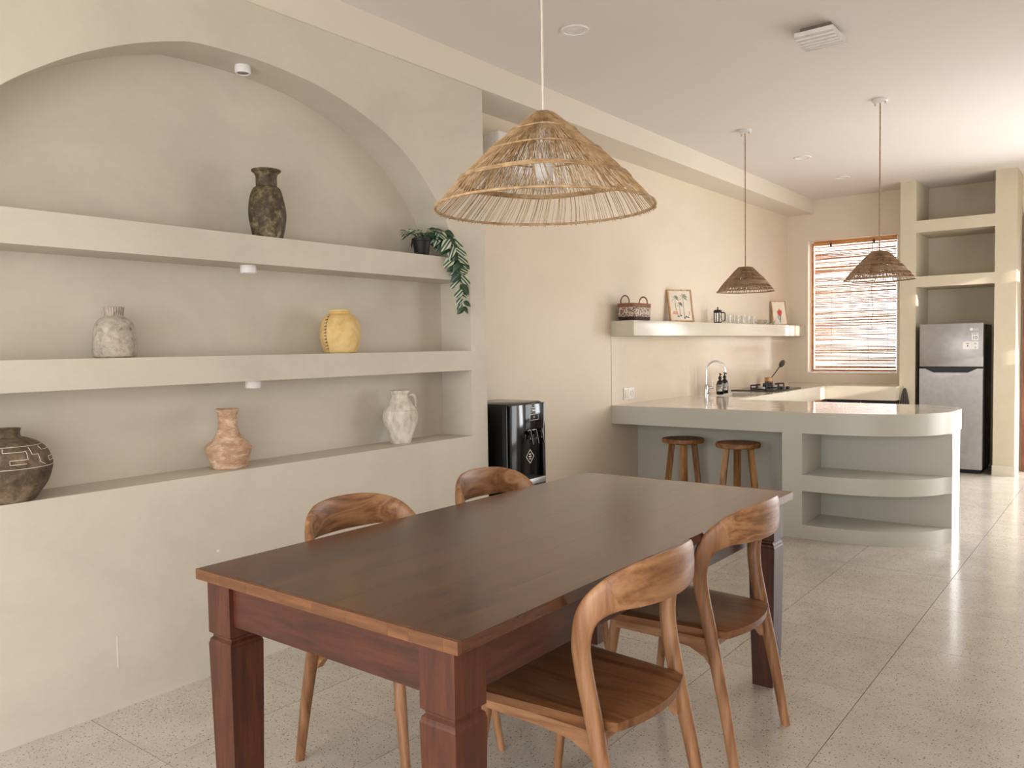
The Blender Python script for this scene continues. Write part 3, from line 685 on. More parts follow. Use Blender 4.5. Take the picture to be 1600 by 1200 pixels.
# ------------------------------------------------------------------ water dispenser and air conditioner
def dispenser():
    x0, x1, y0, y1, H = -0.275, 0.09, 3.855, 4.10, 1.0
    t = thing('water_dispenser', 'tall black glossy water dispenser against the wall', 'dispenser', ((x0+x1)/2, 3.92, 0))
    xb = x1-0.02
    YL = 3.735                                   # the wide left cheek wraps round to here
    bxo('body', 'black', t, x0, xb, YL, y1, 0.0, H, bev=0.02)
    bxo('base_front', 'blackm', t, xb, x1, YL+0.012, y1-0.004, 0.02, 0.50, bev=0.006)
    for d in ((YL+0.010, y0+0.03), (y1-0.03, y1-0.004)): bxo('side_cheek', 'black', t, xb, x1, d[0], d[1], 0.50, H-0.01, bev=0.006)
    f = bxo('control_panel', 'black', t, xb, x1, y0+0.03, y1-0.03, 0.83, H-0.012, bev=0.005)
    ym = (y0+y1)/2; X = x1
    def edge(par, ya, yb, za, zb, w=0.002, mat='white', nm='print_line'):
        for d in ((ya, yb, za, za+w), (ya, yb, zb-w, zb), (ya, ya+w, za, zb), (yb-w, yb, za, zb)): bxo(nm, mat, par, X-0.0001, X+0.0006, *d)
    edge(f, ym-0.045, ym+0.045, 0.888, 0.925)
    text('panel_text', '2 1', 0.018, 'white', f, (X+0.0004, ym, 0.906), (0, 1, 0), (0, 0, 1), 0.0003)
    for z, w in ((0.962, 0.024), (0.952, 0.018), (0.943, 0.02)): bxo('print_line', 'white', f, X-0.0001, X+0.0006, ym-w, ym+w, z, z+0.004)
    for k in (-1, 0, 1):
        y = ym+k*0.058
        bm = B(); tube(bm, [(xb, y, 0.815), (x1+0.012, y, 0.81), (x1+0.016, y, 0.775)], 0.012, 8); tp = mk('tap', bm, 'black', t, smooth=60)
        bm = B(); tube(bm, [(x1+0.012, y, 0.83), (x1+0.022, y, 0.79), (x1+0.03, y, 0.745)], 0.006, 6); mk('tap_lever', bm, 'black', tp, smooth=60)
    bm = B(); yy, zz = ym-0.02, 0.665; r1, r2 = 0.045, 0.038
    a = [(0, r1), (r1*0.95, 0), (0, -r1), (-r1*0.95, 0)]; b = [(0, r2), (r2*0.95, 0), (0, -r2), (-r2*0.95, 0)]
    va = [bm.verts.new((xb+0.0008, yy+p, zz+q)) for p, q in a]; vb = [bm.verts.new((xb+0.0008, yy+p, zz+q)) for p, q in b]
    for i in range(4): j = (i+1) % 4; bm.faces.new((va[i], va[j], vb[j], vb[i]))
    for p, q, w in ((0, 0.014, 0.010), (0, 0.0, 0.014), (0, -0.014, 0.009)):
        bm.faces.new([bm.verts.new((xb+0.0008, yy+p+sx*w, zz+q+sz*0.004)) for sx, sz in ((-1, -1), (1, -1), (1, 1), (-1, 1))])
    mk('emblem', bm, 'cordw', t)
    bxo('drip_tray', 'steel', t, xb, x1+0.02, y0+0.032, y1-0.032, 0.50, 0.535, bev=0.004)
    bxo('tray_grille', 'blackm', t, xb, x1+0.012, y0+0.04, y1-0.04, 0.535, 0.538)
dispenser()
t = thing('air_conditioner', 'white wall-mounted air conditioner partly hidden behind the large lamp', 'air conditioner', (-DW, 4.3, 2.40))
bxo('housing', 'white', t, -DW, -0.09, 3.90, 4.68, 2.40, 2.66, bev=0.02)
bxo('louver', 'cordw', t, -0.15, -0.082, 3.95, 4.63, 2.405, 2.43, bev=0.004)

# ------------------------------------------------------------------ ceiling things
def downlight(x, y, label):
    t = thing('downlight', label, 'downlight', (x, y, ZC), 0, 'recessed ceiling downlights')
    bm = B(); lathe(bm, [(0.075, 0.0), (0.072, -0.006), (0.058, -0.006), (0.056, -0.001)], 32, cap0=False); mk('trim_ring', bm, 'white', t, False, smooth=40)
    bm = B(); lathe(bm, [(0.056, -0.001), (0.02, -0.0015), (0.001, -0.0015)], 32, cap0=False); mk('diffuser', bm, 'white', t, False, smooth=40)
downlight(0.667, 3.597, 'flush round downlight above the large rattan lamp')
downlight(0.623, 7.329, 'flush round downlight between the two small pendant lamps')
downlight(0.642, 8.475, 'flush round downlight closest to the kitchen window')
def vent():
    x0, x1, y0, y1 = 1.56, 1.755, 4.315, 4.555
    t = thing('ceiling_sensor', 'square white ribbed box mounted on the ceiling', 'sensor', (1.66, 4.44, ZC-0.045))
    bxo('base', plain('sensor_shadow_base', rgb(120, 112, 98), 0.7), t, x0+0.02, x1-0.02, y0+0.03, y1-0.03, ZC-0.03, ZC)  # darker colour paints the shadow in the gap above the cover
    bm = B(); n = 14; w = (x1-x0); out = [(y0+(y1-y0)*k/n, ZC-0.05-0.018*math.sin(PI*k/n)) for k in range(n+1)]+[(y1, ZC-0.028), (y0, ZC-0.028)]
    a = [bm.verts.new((x0, y, z)) for y, z in out]; b = [bm.verts.new((x1, y, z)) for y, z in out]
    bm.faces.new(a); bm.faces.new(list(reversed(b)))
    for k in range(len(out)): q = (k+1) % len(out); bm.faces.new((a[k], a[q], b[q], b[k]))
    mk('cover', bm, 'white', t, smooth=25)
    for k in range(7):
        y = y0+0.022+k*0.033; z = ZC-0.05-0.018*math.sin(PI*(y+0.006-y0)/(y1-y0)); bxo('rib', 'white', t, x0-0.003, x1+0.003, y, y+0.013, z-0.006, z+0.004, bev=0.002)
vent()
def spot(x, y, z, label):
    t = thing('spotlight', label, 'spotlight', (x, y, z), 0, 'small spots in the arched niche')
    bm = B(); lathe(bm, [(0.033, 0), (0.034, -0.004), (0.034, -0.03), (0.031, -0.034), (0.026, -0.034), (0.025, -0.031)], 28); mk('case', bm, 'white', t, False, smooth=40)
    bm = B(); lathe(bm, [(0.025, -0.031), (0.001, -0.031)], 28, cap0=False); mk('lens', bm, 'glass', t, False, smooth=40)
spot(-0.11, 2.135, 2.582, 'small round white spotlight under the top of the arch')
spot(-0.085, 2.115, ZT1, 'small round white spotlight under the top niche shelf')
spot(-0.075, 2.115, ZM1, 'small round white spotlight under the middle niche shelf')

# ------------------------------------------------------------------ pendant lamps
def pendant(label, x, y, z_rim, z_top, r_rim, r_top, n, mat, mat_ring, dense, sr, seed, cord_mat, hoops, bulb=True, canopy=0.06):
    t = thing('pendant_lamp', label, 'lamp', (x, y, z_rim)); rnd = random.Random(seed); H = z_top-z_rim
    def prof(u): return r_top+(r_rim-r_top)*(u+0.05*math.sin(PI*u))      # u = 0 top, 1 rim
    bm = B()
    def strand(a0, tw, u0, u1, j, seg=3):
        pts = []
        m = 7
        for k in range(m):
            u = u0+(u1-u0)*k/(m-1); a = a0+tw*(u-u0); r = prof(u)+j*math.sin(PI*u*3+a0*7)
            pts.append((r*math.cos(a), r*math.sin(a), H*(1-u)))
        tube(bm, pts, sr*rnd.uniform(0.75, 1.25), seg, caps=False)
    for i in range(n):
        a = 2*PI*(i+rnd.uniform(-0.35, 0.35))/n; strand(a, rnd.uniform(0.22, 0.30), 0.0, 1.02+rnd.uniform(-0.005, 0.012), 0.0015)
    for u1, k in dense:
        m = int(n*k)
        for i in range(m):
            a = 2*PI*(i+rnd.uniform(-0.4, 0.4))/m; strand(a, rnd.uniform(-0.42, -0.12), rnd.uniform(0.0, 0.04), u1+rnd.uniform(-0.02, 0.02), 0.003)
    s = mk('shade_weave', bm, mat, t, False); s['kind'] = 'stuff'
    for u, rr in hoops:
        bm = B(); torus(bm, prof(u)+0.002, rr, H*(1-u), 56, 6, wob=0.002 if 0 < u < 1 else 0); mk('hoop', bm, mat_ring, t, False, smooth='all')
    bm = B(); tube(bm, [(0, 0, H*0.62), (0, 0, ZC-z_rim-0.012)], 0.004 if r_rim > 0.3 else 0.0045, 6); mk('cord', bm, cord_mat, t, False)
    bm = B(); lathe(bm, [(0.018, H*0.98), (0.024, H*0.96), (0.024, H*0.70), (0.02, H*0.68)], 16, cap1=True); mk('socket', bm, 'white', t, False, smooth=40)
    bm = B(); lathe(bm, [(0.012, H*0.68), (0.03, H*0.52), (0.034, H*0.42), (0.026, H*0.32), (0.001, H*0.28)], 18); mk('bulb', bm, 'glass' if not bulb else 'white', t, False, smooth='all')
    c = ZC-z_rim; bm = B(); lathe(bm, [(canopy, c), (canopy, c-0.014), (canopy*0.8, c-0.022), (0.006, c-0.024)], 28, cap1=True); cp = mk('ceiling_plate', bm, 'white', t, False, smooth=40)
    if canopy < 0.075:
        for s_ in (-1, 1):
            bm = B(); lathe(bm, [(0.006, c-0.02), (0.006, c-0.034), (0.001, c-0.036)], 10, (s_*canopy*0.72, -s_*canopy*0.3, 0)); mk('screw', bm, 'chrome', cp, False)
pendant('large cone-shaped pale rattan pendant lamp hanging over the dining table', 1.489, 2.143, 1.781, 2.082, 0.350, 0.030, 240, 'rattan', 'rattan', ((0.30, 0.15), (0.70, 0.55)), 0.00115, 1, 'cordw',
        ((0.20, 0.003), (0.43, 0.003), (0.70, 0.0035), (0.715, 0.003), (0.73, 0.003), (1.0, 0.0045)))
SM = ((0.0, 0.004), (0.22, 0.003), (0.45, 0.003), (0.60, 0.004), (0.64, 0.004), (0.68, 0.004), (0.72, 0.004), (0.86, 0.003), (1.0, 0.0045))
pendant('small brown rattan pendant lamp hanging nearer the kitchen wall shelf', 0.585, 6.10, 1.738, 1.921, 0.213, 0.052, 150, 'rattan_d', 'rattan_d', ((0.5, 0.8), (0.9, 1.2)), 0.0018, 2, 'rattan_d', SM, True, 0.05)
pendant('small brown rattan pendant lamp hanging in front of the window blind', 1.594, 5.945, 1.757, 1.946, 0.222, 0.050, 150, 'rattan_d', 'rattan_d', ((0.5, 0.8), (0.9, 1.2)), 0.0018, 3, 'rattan_d', SM, True, 0.05)

# ------------------------------------------------------------------ dining table
def table():
    xa, xb, ya, yb, T = 1.008, 1.949, 1.175, 3.147, 0.754; TH = 0.028; ins = 0.024
    t = thing('dining_table', 'long dark brown wooden dining table with square tapered legs', 'table', ((xa+xb)/2, (ya+yb)/2, 0))
    nb = 7; w = (xb-xa)/nb
    for i in range(nb):
        bxo('board', 'table_top', t, xa+i*w+0.0002, xa+(i+1)*w-0.0002, ya+0.012, yb-0.012, T-TH, T)
    rnd = random.Random(5)
    for y0, y1 in ((ya, ya+0.012), (yb-0.012, yb)):
        x = xa
        while x < xb-0.01:
            l = min(rnd.uniform(0.06, 0.14), xb-x)
            if xb-x-l < 0.04: l = xb-x
            bxo('edge_block', 'table_end', t, x+0.0002, x+l-0.0002, y0, y1, T-TH, T-0.0002); x += l
    lw = 0.100
    X0, X1, Y0_, Y1_ = xa+ins-0.008, xb-ins-0.008, ya+ins, yb-ins
    # rails under the top
    zr0, zr1 = 0.608, T-TH
    bxo('apron', 'table_x', t, X0+lw, X1-lw, Y0_+0.012, Y0_+0.034, zr0, zr1); bxo('apron', 'table_x', t, X0+lw, X1-lw, Y1_-0.034, Y1_-0.012, zr0, zr1)
    bxo('apron', 'table_y', t, X0+0.012, X0+0.034, Y0_+lw, Y1_-lw, zr0, zr1); bxo('apron', 'table_y', t, X1-0.034, X1-0.012, Y0_+lw, Y1_-lw, zr0, zr1)
    for cx in (X0+lw/2, X1-lw/2):
        for cy in (Y0_+lw/2, Y1_-lw/2):
            bm = B(); h = lw/2; rings = []
            for z, k in ((zr1, h), (0.578, h), (0.572, h-0.008), (0.566, h-0.008), (0.560, h-0.002), (0.553, h-0.001), (0.548, h+0.001), (0.2, h-0.005), (0, h-0.010)):
                rings.append([bm.verts.new((cx+sx*k, cy+sy*k, z)) for sx, sy in ((-1, -1), (1, -1), (1, 1), (-1, 1))])
            for a, b in zip(rings, rings[1:]):
                for i in range(4): j = (i+1) % 4; bm.faces.new((a[j], a[i], b[i], b[j]))
            bm.faces.new(rings[0]); bm.faces.new(list(reversed(rings[-1]))); mk('leg', bm, 'table_leg', t)
table()

# ------------------------------------------------------------------ dining chairs (local: front = +y, back = -y)
def chair():
    t = thing('dining_chair', 'x', 'chair', (0, 0, 0), 0, 'wooden chairs around the dining table')
    # control points of the continuous rear leg / back hoop: position, thickness half (radial), height half
    half = [((0.222, -0.250, 0.0), 0.0135, 0.0145), ((0.217, -0.215, 0.20), 0.017, 0.018), ((0.213, -0.166, 0.43), 0.0195, 0.021), ((0.218, -0.140, 0.56), 0.019, 0.022),
            ((0.226, -0.138, 0.640), 0.018, 0.024), ((0.223, -0.160, 0.708), 0.016, 0.031), ((0.193, -0.208, 0.752), 0.0135, 0.043), ((0.138, -0.246, 0.768), 0.0115, 0.054), ((0.070, -0.266, 0.773), 0.011, 0.059)]
    full = half+[((0.0, -0.272, 0.774), 0.011, 0.060)]+[((-p[0], p[1], p[2]), a, b) for (p, a, b) in reversed(half)]
    P = catmull([p for p, _, _ in full], 6); AB = catmull([(a, b, 0) for _, a, b in full], 6)
    n = len(P); joint = 6*6; seg = 14; rings = []
    for i in range(n):
        T = (P[min(i+1, n-1)]-P[max(i-1, 0)]).normalized()
        out = Vector((P[i].x, P[i].y+0.02, 0)); k = max(0, min(1, (P[i].z-0.55)/0.2))
        out = Vector((out.x, out.y*(0.3+0.7*k), 0)).normalized()
        N = (out-T*out.dot(T)).normalized(); Bn = T.cross(N)
        a, b = AB[i].x, AB[i].y; r = []
        for q in range(seg):
            th = 2*PI*q/seg; c, s = math.cos(th), math.sin(th); e = 0.75
            r.append(P[i]+N*(a*math.copysign(abs(c)**e, c))+Bn*(b*math.copysign(abs(s)**e, s)))
        rings.append(r)
    def part(nm, i0, i1, mat):
        bm = B(); vr = [[bm.verts.new(p) for p in rings[i]] for i in range(i0, i1+1)]
        for A_, B_ in zip(vr, vr[1:]):
            for q in range(seg): j = (q+1) % seg; bm.faces.new((A_[q], A_[j], B_[j], B_[q]))
        bm.faces.new(list(reversed(vr[0]))); bm.faces.new(vr[-1]); return mk(nm, bm, mat, t, False, smooth=50)
    part('leg', 0, joint, 'chair_z'); part('leg', n-1-joint, n-1, 'chair_z'); part('backrest', joint, n-1-joint, 'chair_x')
    for s in (-1, 1):
        bm = B(); tube(bm, [(s*0.19, 0.185, 0.415), (s*0.203, 0.215, 0.2), (s*0.216, 0.245, 0.0)], lambda u: 0.0195-0.007*u, 12); mk('leg', bm, 'chair_z', t, False, smooth=60)
        # side rail with a curved bracket towards the rear leg
        bm = B(); prof = [(0.20, 0.412), (0.20, 0.385), (0.0, 0.384), (-0.09, 0.376), (-0.14, 0.352), (-0.172, 0.315), (-0.185, 0.318), (-0.178, 0.412)]
        x0, x1 = s*0.180, s*0.206
        va = [bm.verts.new((x0, y, z)) for y, z in prof]; vb = [bm.verts.new((x1, y, z)) for y, z in prof]
        bm.faces.new(va); bm.faces.new(list(reversed(vb)))
        for i in range(len(prof)): j = (i+1) % len(prof); bm.faces.new((va[i], va[j], vb[j], vb[i]))
        mk('side_rail', bm, 'chair_rail', t, False)
    bm = B(); box(bm, -0.19, 0.19, 0.185, 0.205, 0.38, 0.412, bev=0.003); mk('front_rail', bm, 'chair_x', t, False)
    bm = B(); box(bm, -0.19, 0.19, -0.175, -0.155, 0.385, 0.412, bev=0.003); mk('rear_rail', bm, 'chair_x', t, False)
    # seat: rounded outline, gently dished
    bm = B(); gx, gy = 16, 14
    def outline_x(v):   # half width along depth, v in 0 (rear)..1 (front)
        w = 0.188+0.034*min(1, v*1.1)
        if v < 0.18: w -= 0.012*(1-v/0.18)**2
        return w
    top = []; bot = []
    for j in range(gy+1):
        v = j/gy; rt = []; rb = []
        for i in range(gx+1):
            u = 2*i/gx-1; x = u*outline_x(v)
            rear = -0.205-0.035*(1-u*u); front = 0.215+0.006*(1-u*u)
            y = rear+(front-rear)*v; e = min(1.0, min(1-abs(u), v, 1-v)*8)
            dish = -0.010*(1-u*u)*max(0, math.sin(PI*min(1, v*0.95)))
            rt.append(bm.verts.new((x, y, 0.440-0.006*(1-e)+dish+0.002))); rb.append(bm.verts.new((x*0.985, y*0.985, 0.412)))
        top.append(rt); bot.append(rb)
    for j in range(gy):
        for i in range(gx):
            bm.faces.new((top[j][i], top[j][i+1], top[j+1][i+1], top[j+1][i])); bm.faces.new((bot[j][i], bot[j+1][i], bot[j+1][i+1], bot[j][i+1]))
    for i in range(gx):
        bm.faces.new((top[0][i], bot[0][i], bot[0][i+1], top[0][i+1])); bm.faces.new((top[gy][i], top[gy][i+1], bot[gy][i+1], bot[gy][i]))
    for j in range(gy):
        bm.faces.new((top[j][0], top[j+1][0], bot[j+1][0], bot[j][0])); bm.faces.new((top[j][gx], bot[j][gx], bot[j+1][gx], top[j+1][gx]))
    mk('seat', bm, 'chair_seat_shaded', t, False, smooth=50)
    return t
ch = chair()
ch.location = (1.832, 1.815, 0); ch.rotation_euler = (0, 0, PI/2); ch['label'] = 'curved-back wooden dining chair in the foreground, nearest the camera'
copy_thing(ch, (1.80, 2.545, 0), PI/2, 'curved-back wooden dining chair behind the nearest one, by the far table leg')
copy_thing(ch, (1.108, 1.83, 0), -PI/2, 'curved-back wooden dining chair on the niche side, left of the other')
copy_thing(ch, (1.108, 2.555, 0), -PI/2, 'curved-back wooden dining chair in front of the black water dispenser')

# ------------------------------------------------------------------ bar stools
def stool():
    t = thing('bar_stool', 'round three-legged wooden stool under the bar, left of the pair', 'stool', (0, 0, 0), 0, 'wooden stools under the bar'); H = 0.62
    bm = B(); lathe(bm, [(0.145, H-0.035), (0.157, H-0.03), (0.160, H-0.008), (0.155, H), (0.001, H)], 40); mk('seat', bm, 'stool_top', t, False, smooth=40)
    for k in range(3):
        a = 2*PI*k/3; c, s = math.cos(a), math.sin(a); bm = B()
        tube(bm, [(0.095*c, 0.095*s, H-0.034), (0.165*c, 0.165*s, 0.0)], 0.027, 4, up=(-s, c, 0)); bmesh.ops.rotate(bm, verts=bm.verts, cent=(0, 0, 0), matrix=Matrix.Identity(3)); mk('leg', bm, 'stool', t, False)
    for k in range(3):
        a0, a1 = 2*PI*k/3, 2*PI*(k+1)/3; bm = B(); r = 0.14
        tube(bm, [(r*math.cos(a0), r*math.sin(a0), 0.2), (r*math.cos(a1), r*math.sin(a1), 0.2)], 0.011, 6); mk('stretcher', bm, 'stool', t, False)
    return t
st = stool(); st.location = (0.265, 5.66, 0); st.rotation_euler = (0, 0, math.radians(-62))
copy_thing(st, (0.725, 5.60, 0), math.radians(115), 'round three-legged wooden stool under the bar, next to the pillar')

# ------------------------------------------------------------------ vases in the niche
def vase(nm, label, loc, prof, mat, seg=40, wob=None, cat='vase', rotz=0.0):
    h = prof[-1][1]; r = prof[-1][0]
    p = [(v.x, v.y) for v in catmull([(a, b, 0) for a, b in prof], 5)]
    p = p+[(r-0.004, h+0.001), (r-0.009, h-0.006), (r*0.72, h-0.03), (r*0.7, h*0.6)]
    t = thing(nm, label, cat, loc, rotz); bm = B(); lathe(bm, p, seg, wob=wob)
    mk('body', bm, mat, t, False, smooth=60); return t, p
M['v_dark'] = mottled('vase_dark_bronze', [(0.30, rgb(34, 28, 18)), (0.48, rgb(70, 58, 36)), (0.58, rgb(104, 92, 62)), (0.75, rgb(168, 160, 130))], 26, 0.6, 0.6)
M['v_grey'] = mottled('vase_grey_clay', [(0.28, rgb(112, 100, 88)), (0.42, rgb(164, 152, 136)), (0.58, rgb(186, 175, 159)), (0.8, rgb(206, 197, 182))], 42, 0.9, 0.7)
M['v_yellow'] = mottled('vase_yellow_hide', [(0.28, rgb(186, 150, 88)), (0.5, rgb(222, 190, 126)), (0.75, rgb(238, 214, 158))], 10, 0.7, 0.3)
M['v_round'] = mottled('vase_brown_clay', [(0.28, rgb(52, 40, 30)), (0.46, rgb(94, 78, 60)), (0.6, rgb(126, 108, 86)), (0.8, rgb(154, 136, 112))], 18, 0.9, 0.5)
M['v_terra'] = mottled('vase_terracotta', [(0.28, rgb(150, 112, 86)), (0.48, rgb(188, 152, 124)), (0.6, rgb(212, 184, 156)), (0.8, rgb(234, 216, 194))], 18, 0.9, 0.4, (1, 1, 2.4))
M['v_white'] = mottled('jug_whitewash', [(0.28, rgb(142, 132, 114)), (0.42, rgb(198, 188, 170)), (0.6, rgb(226, 218, 202)), (0.8, rgb(238, 232, 218))], 16, 0.9, 0.5, (1.6, 1.6, 0.6))
vase('vase', 'dark mottled bronze vase with flared neck on the top niche shelf', (-0.085, 2.222, ZT2), [(0.062, 0), (0.068, 0.02), (0.078, 0.075), (0.081, 0.115), (0.077, 0.16), (0.068, 0.20), (0.058, 0.226), (0.042, 0.236), (0.034, 0.246), (0.038, 0.268), (0.052, 0.292), (0.064, 0.302), (0.064, 0.308)], 'v_dark',
     wob=lambda a, z: 1+(0.035*math.cos(4*a+0.6+z*3)+0.02*math.cos(7*a-z*20))*max(0, min(1, (0.24-z)/0.05)))
t, p = vase('vase', 'pale grey stone-like vase with a short ribbed neck on the middle niche shelf', (-0.105, 1.527, ZM2), [(0.067, 0), (0.076, 0.008), (0.079, 0.035), (0.076, 0.085), (0.070, 0.12), (0.059, 0.143), (0.042, 0.155), (0.033, 0.163), (0.034, 0.178), (0.037, 0.194)], 'v_grey', wob=lambda a, z: 1+0.02*math.cos(3*a+1+z*10))
for k in range(26):
    a = 2*PI*k/26; bm = B(); tube(bm, [(0.0335*math.cos(a), 0.0335*math.sin(a), 0.162), (0.0355*math.cos(a), 0.0355*math.sin(a), 0.178), (0.038*math.cos(a), 0.038*math.sin(a), 0.193)], 0.0018, 4); mk('neck_rib', bm, 'v_grey', t, False)
def yellow():
    prof = [(0.070, 0), (0.080, 0.008), (0.096, 0.06), (0.100, 0.10), (0.092, 0.15), (0.070, 0.183), (0.050, 0.194), (0.047, 0.199), (0.053, 0.205), (0.053, 0.212)]
    t, p = vase('vase', 'pale yellow stitched jar with a narrow rim on the middle niche shelf', (-0.105, 2.640, ZM2), prof, 'v_yellow', wob=lambda a, z: 1+0.012*math.cos(3*a+2))
    def at(z):
        for (r0, z0), (r1, z1) in zip(p, p[1:]):
            if z0 <= z <= z1 and z1 > z0: return r0+(r1-r0)*(z-z0)/(z1-z0)
        return 0.07
    a = math.radians(-85); pts = [((at(z)+0.003)*math.cos(a), (at(z)+0.003)*math.sin(a), z) for z in [0.006+0.18*k/16 for k in range(17)]]
    bm = B(); tube(bm, pts, 0.004, 6); s = mk('seam', bm, 'v_yellow', t, False, smooth='all')
    for k in range(11):
        z = 0.02+k*0.0155; r = at(z)+0.004; bm = B()
        tube(bm, [(r*math.cos(a-0.05), r*math.sin(a-0.05), z), ((r+0.004)*math.cos(a), (r+0.004)*math.sin(a), z+0.002), (r*math.cos(a+0.09), r*math.sin(a+0.09), z+0.004)], 0.0017, 4); mk('stitch', bm, 'blackm', s, False)
yellow()
def roundpot():
    prof = [(0.082, 0), (0.095, 0.012), (0.128, 0.06), (0.143, 0.105), (0.145, 0.13), (0.132, 0.172), (0.100, 0.202), (0.068, 0.216), (0.052, 0.222), (0.049, 0.236), (0.052, 0.250)]
    t, p = vase('vase', 'round dark brown clay pot with incised white meander lines on the lowest ledge', (-0.082, 1.121, ZL), prof, 'v_round', 56)
    def at(z):
        for (r0, z0), (r1, z1) in zip(p, p[1:]):
            if z0 <= z <= z1 and z1 > z0: return r0+(r1-r0)*(z-z0)/(z1-z0)
        return 0.14
    def line(path):
        pts = []
        for (a0, z0), (a1, z1) in zip(path, path[1:]):
            m = max(2, int(abs(a1-a0)/0.06)+int(abs(z1-z0)/0.008))
            for k in range(m): f = k/m; pts.append((a0+(a1-a0)*f, z0+(z1-z0)*f))
        pts.append(path[-1])
        bm = B(); tube(bm, [((at(z)+0.0002)*math.cos(a), (at(z)+0.0002)*math.sin(a), z) for a, z in pts], 0.0011, 4); mk('incised_line', bm, 'cordw', t, False)
    for b in range(6):
        o = b*PI/3-0.4
        line([(o, 0.19), (o, 0.178), (o+0.55, 0.178), (o+0.55, 0.152), (o+0.15, 0.152), (o+0.15, 0.138), (o+0.5, 0.138)])
        line([(o+0.68, 0.19), (o+0.68, 0.166), (o+0.85, 0.166), (o+0.85, 0.14), (o+1.0, 0.128)])
    line([(k*PI/24, 0.194) for k in range(49)]); line([(k*PI/24, 0.122) for k in range(49)])
roundpot()
vase('vase', 'terracotta vase with a tall neck and sharp shoulder on the lowest ledge', (-0.105, 2.003, ZL), [(0.068, 0), (0.074, 0.006), (0.086, 0.045), (0.097, 0.08), (0.0985, 0.088), (0.090, 0.102), (0.066, 0.125), (0.050, 0.148), (0.041, 0.18), (0.039, 0.215), (0.042, 0.24), (0.048, 0.257)], 'v_terra')
t, p = vase('jug', 'whitewashed clay jug with a small handle on the lowest ledge', (-0.108, 3.040, ZL), [(0.050, 0), (0.054, 0.008), (0.072, 0.06), (0.090, 0.115), (0.094, 0.145), (0.088, 0.172), (0.085, 0.18), (0.070, 0.205), (0.055, 0.228), (0.046, 0.245), (0.045, 0.258), (0.053, 0.27), (0.053, 0.282)], 'v_white', cat='jug')
a = math.radians(48); c, s = math.cos(a), math.sin(a)
bm = B(); tube(bm, catmull([(0.045*c, 0.045*s, 0.254), (0.068*c, 0.068*s, 0.258), (0.082*c, 0.082*s, 0.240), (0.085*c, 0.085*s, 0.210), (0.079*c, 0.079*s, 0.186)], 6), 0.007, 8); mk('handle', bm, 'v_white', t, False, smooth='all')
bm = B(); torus(bm, 0.0865, 0.003, 0.178, 40, 6); mk('shoulder_ridge', bm, 'v_white', t, False, smooth='all')

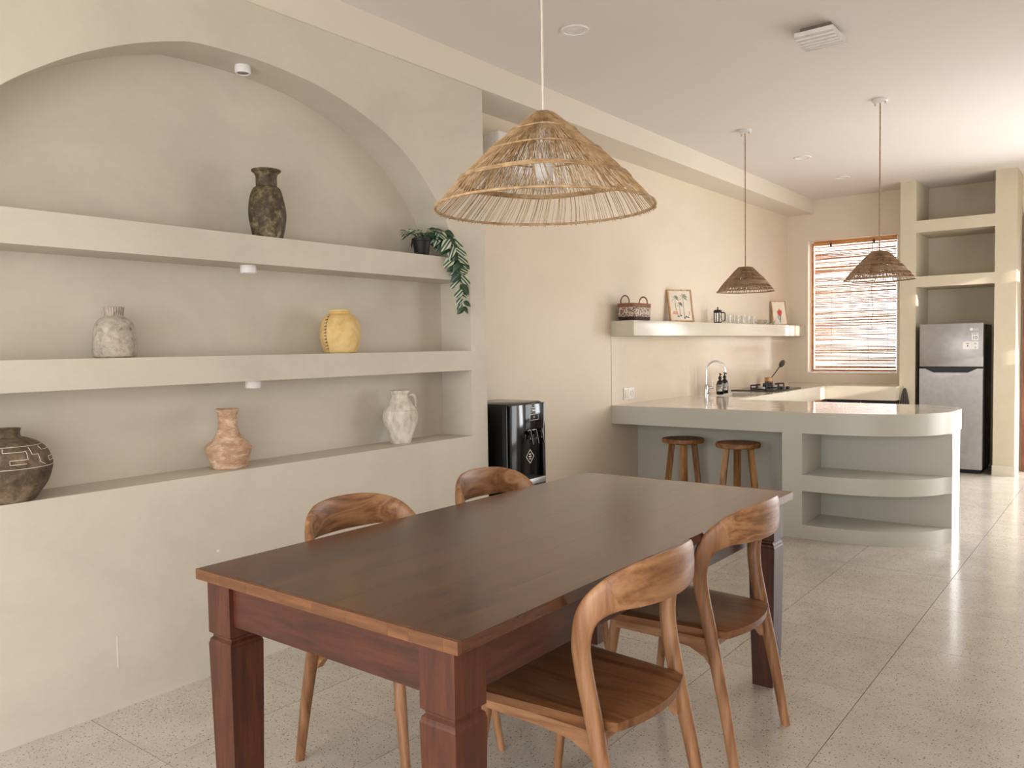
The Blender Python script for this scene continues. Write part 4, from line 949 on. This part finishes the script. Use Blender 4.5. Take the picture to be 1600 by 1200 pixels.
# ------------------------------------------------------------------ trailing plant
def plant():
    c = Vector((-0.065, 3.185, ZT2)); rnd = random.Random(11)
    t = thing('trailing_plant', 'variegated trailing plant in a black pot at the niche edge', 'plant', c)
    bm = B(); lathe(bm, [(0.036, 0), (0.038, 0.004), (0.048, 0.078), (0.052, 0.08), (0.053, 0.094), (0.049, 0.094), (0.046, 0.08)], 28); mk('pot', bm, 'blackm', t, False, smooth=40)
    bm = B(); lathe(bm, [(0.0465, 0.08), (0.001, 0.084)], 20, cap0=False); mk('soil', bm, plain('potting_soil', rgb(52, 40, 30), 0.95), t, False)
    meshes = []
    for L, W, cup in ((0.074, 0.0215, 0.25), (0.062, 0.020, 0.35), (0.082, 0.0225, 0.2), (0.05, 0.015, 0.3)):
        bm = B(); rows = []
        for k in range(7):
            u = k/6; w = W*1.08*math.sin(PI*(0.02+0.98*u)**0.72)**0.9; z = -0.16*L*(u**2)*1.4
            rows.append([bm.verts.new((f*w, u*L, z+cup*abs(f)*w)) for f in (-1, -0.5, 0, 0.5, 1)])
        for A_, B_ in zip(rows, rows[1:]):
            for i in range(4): bm.faces.new((A_[i], A_[i+1], B_[i+1], B_[i]))
        me = bpy.data.meshes.new('leaf'); bm.to_mesh(me); bm.free(); me.materials.append(M['leaf'])
        for q in me.polygons: q.use_smooth = True
        meshes.append(me)
    def leaf(pos, d, up, kind):
        d = Vector(d).normalized(); up = Vector(up); X = d.cross(up)
        X = X.normalized() if X.length > 1e-3 else Vector((1, 0, 0)); Z = X.cross(d)
        m = Matrix((X, d, Z)).transposed().to_4x4(); m.translation = Vector(pos)
        o = bpy.data.objects.new('leaf', meshes[kind]); COL.objects.link(o); o.parent = t; o.matrix_local = m
    # trailing stems: over the shelf edge and down the pier (local coordinates)
    stems = [[(0.0, 0.02, 0.09), (0.03, 0.06, 0.125), (0.08, 0.11, 0.10), (0.115, 0.145, 0.03), (0.120, 0.165, -0.06), (0.118, 0.172, -0.15), (0.120, 0.18, -0.235), (0.118, 0.185, -0.29)],
             [(0.01, 0.03, 0.09), (0.04, 0.09, 0.14), (0.085, 0.15, 0.095), (0.10, 0.185, 0.02), (0.10, 0.195, -0.07), (0.10, 0.19, -0.13)],
             [(0.0, 0.02, 0.09), (0.03, 0.08, 0.11), (0.07, 0.125, 0.06), (0.095, 0.15, -0.02), (0.10, 0.155, -0.09)]]
    for si, s in enumerate(stems):
        P = catmull(s, 6); bm = B(); tube(bm, P, 0.0022, 5); mk('stem', bm, 'stem', t, False, smooth='all')
        nl = (24, 13, 11)[si]
        for k in range(nl):
            f = 0.12+0.88*(k+rnd.uniform(-0.2, 0.2))/(nl-1); i = max(0, min(len(P)-2, int(f*(len(P)-1)))); p = P[i]; T = (P[i+1]-P[i]).normalized()
            sg = (-1) ** k; h = rnd.uniform(0.55, 1.0)
            d = Vector((0.62*sg*h+0.12, 0.78*sg*h, rnd.uniform(-0.75, -0.15)))+T*0.2
            kind = rnd.choice((0, 1, 2)) if f < 0.8 else 3
            leaf(p+Vector((0.012*(k % 3), -0.006*(k % 3), 0)), d, Vector((0.7+rnd.uniform(-0.2, 0.2), -0.6+rnd.uniform(-0.25, 0.25), 0.35+rnd.uniform(-0.1, 0.3))), kind)
    for k in range(24):      # crown in the pot
        a = rnd.uniform(0, 2*PI); r = rnd.uniform(0.0, 0.03); el = rnd.uniform(0.6, 1.35)
        base = Vector((r*math.cos(a), r*math.sin(a), 0.09)); d = Vector((math.cos(a)*math.cos(el), math.sin(a)*math.cos(el), math.sin(el)*0.9)); L = rnd.uniform(0.03, 0.075)
        tip = base+d*L; tip.x = max(tip.x, -0.10)
        bm = B(); tube(bm, [base, base+d*L*0.6+Vector((0, 0, 0.006)), tip], 0.0014, 4); mk('stem', bm, 'stem', t, False)
        dd = Vector((math.cos(a), math.sin(a), rnd.uniform(-0.5, 0.35)))
        if dd.x < -0.3: dd.x *= 0.3
        leaf(tip, dd, Vector((0.3, -0.2, 1)), rnd.choice((0, 1, 2)))
plant()
bpy.context.view_layer.update()
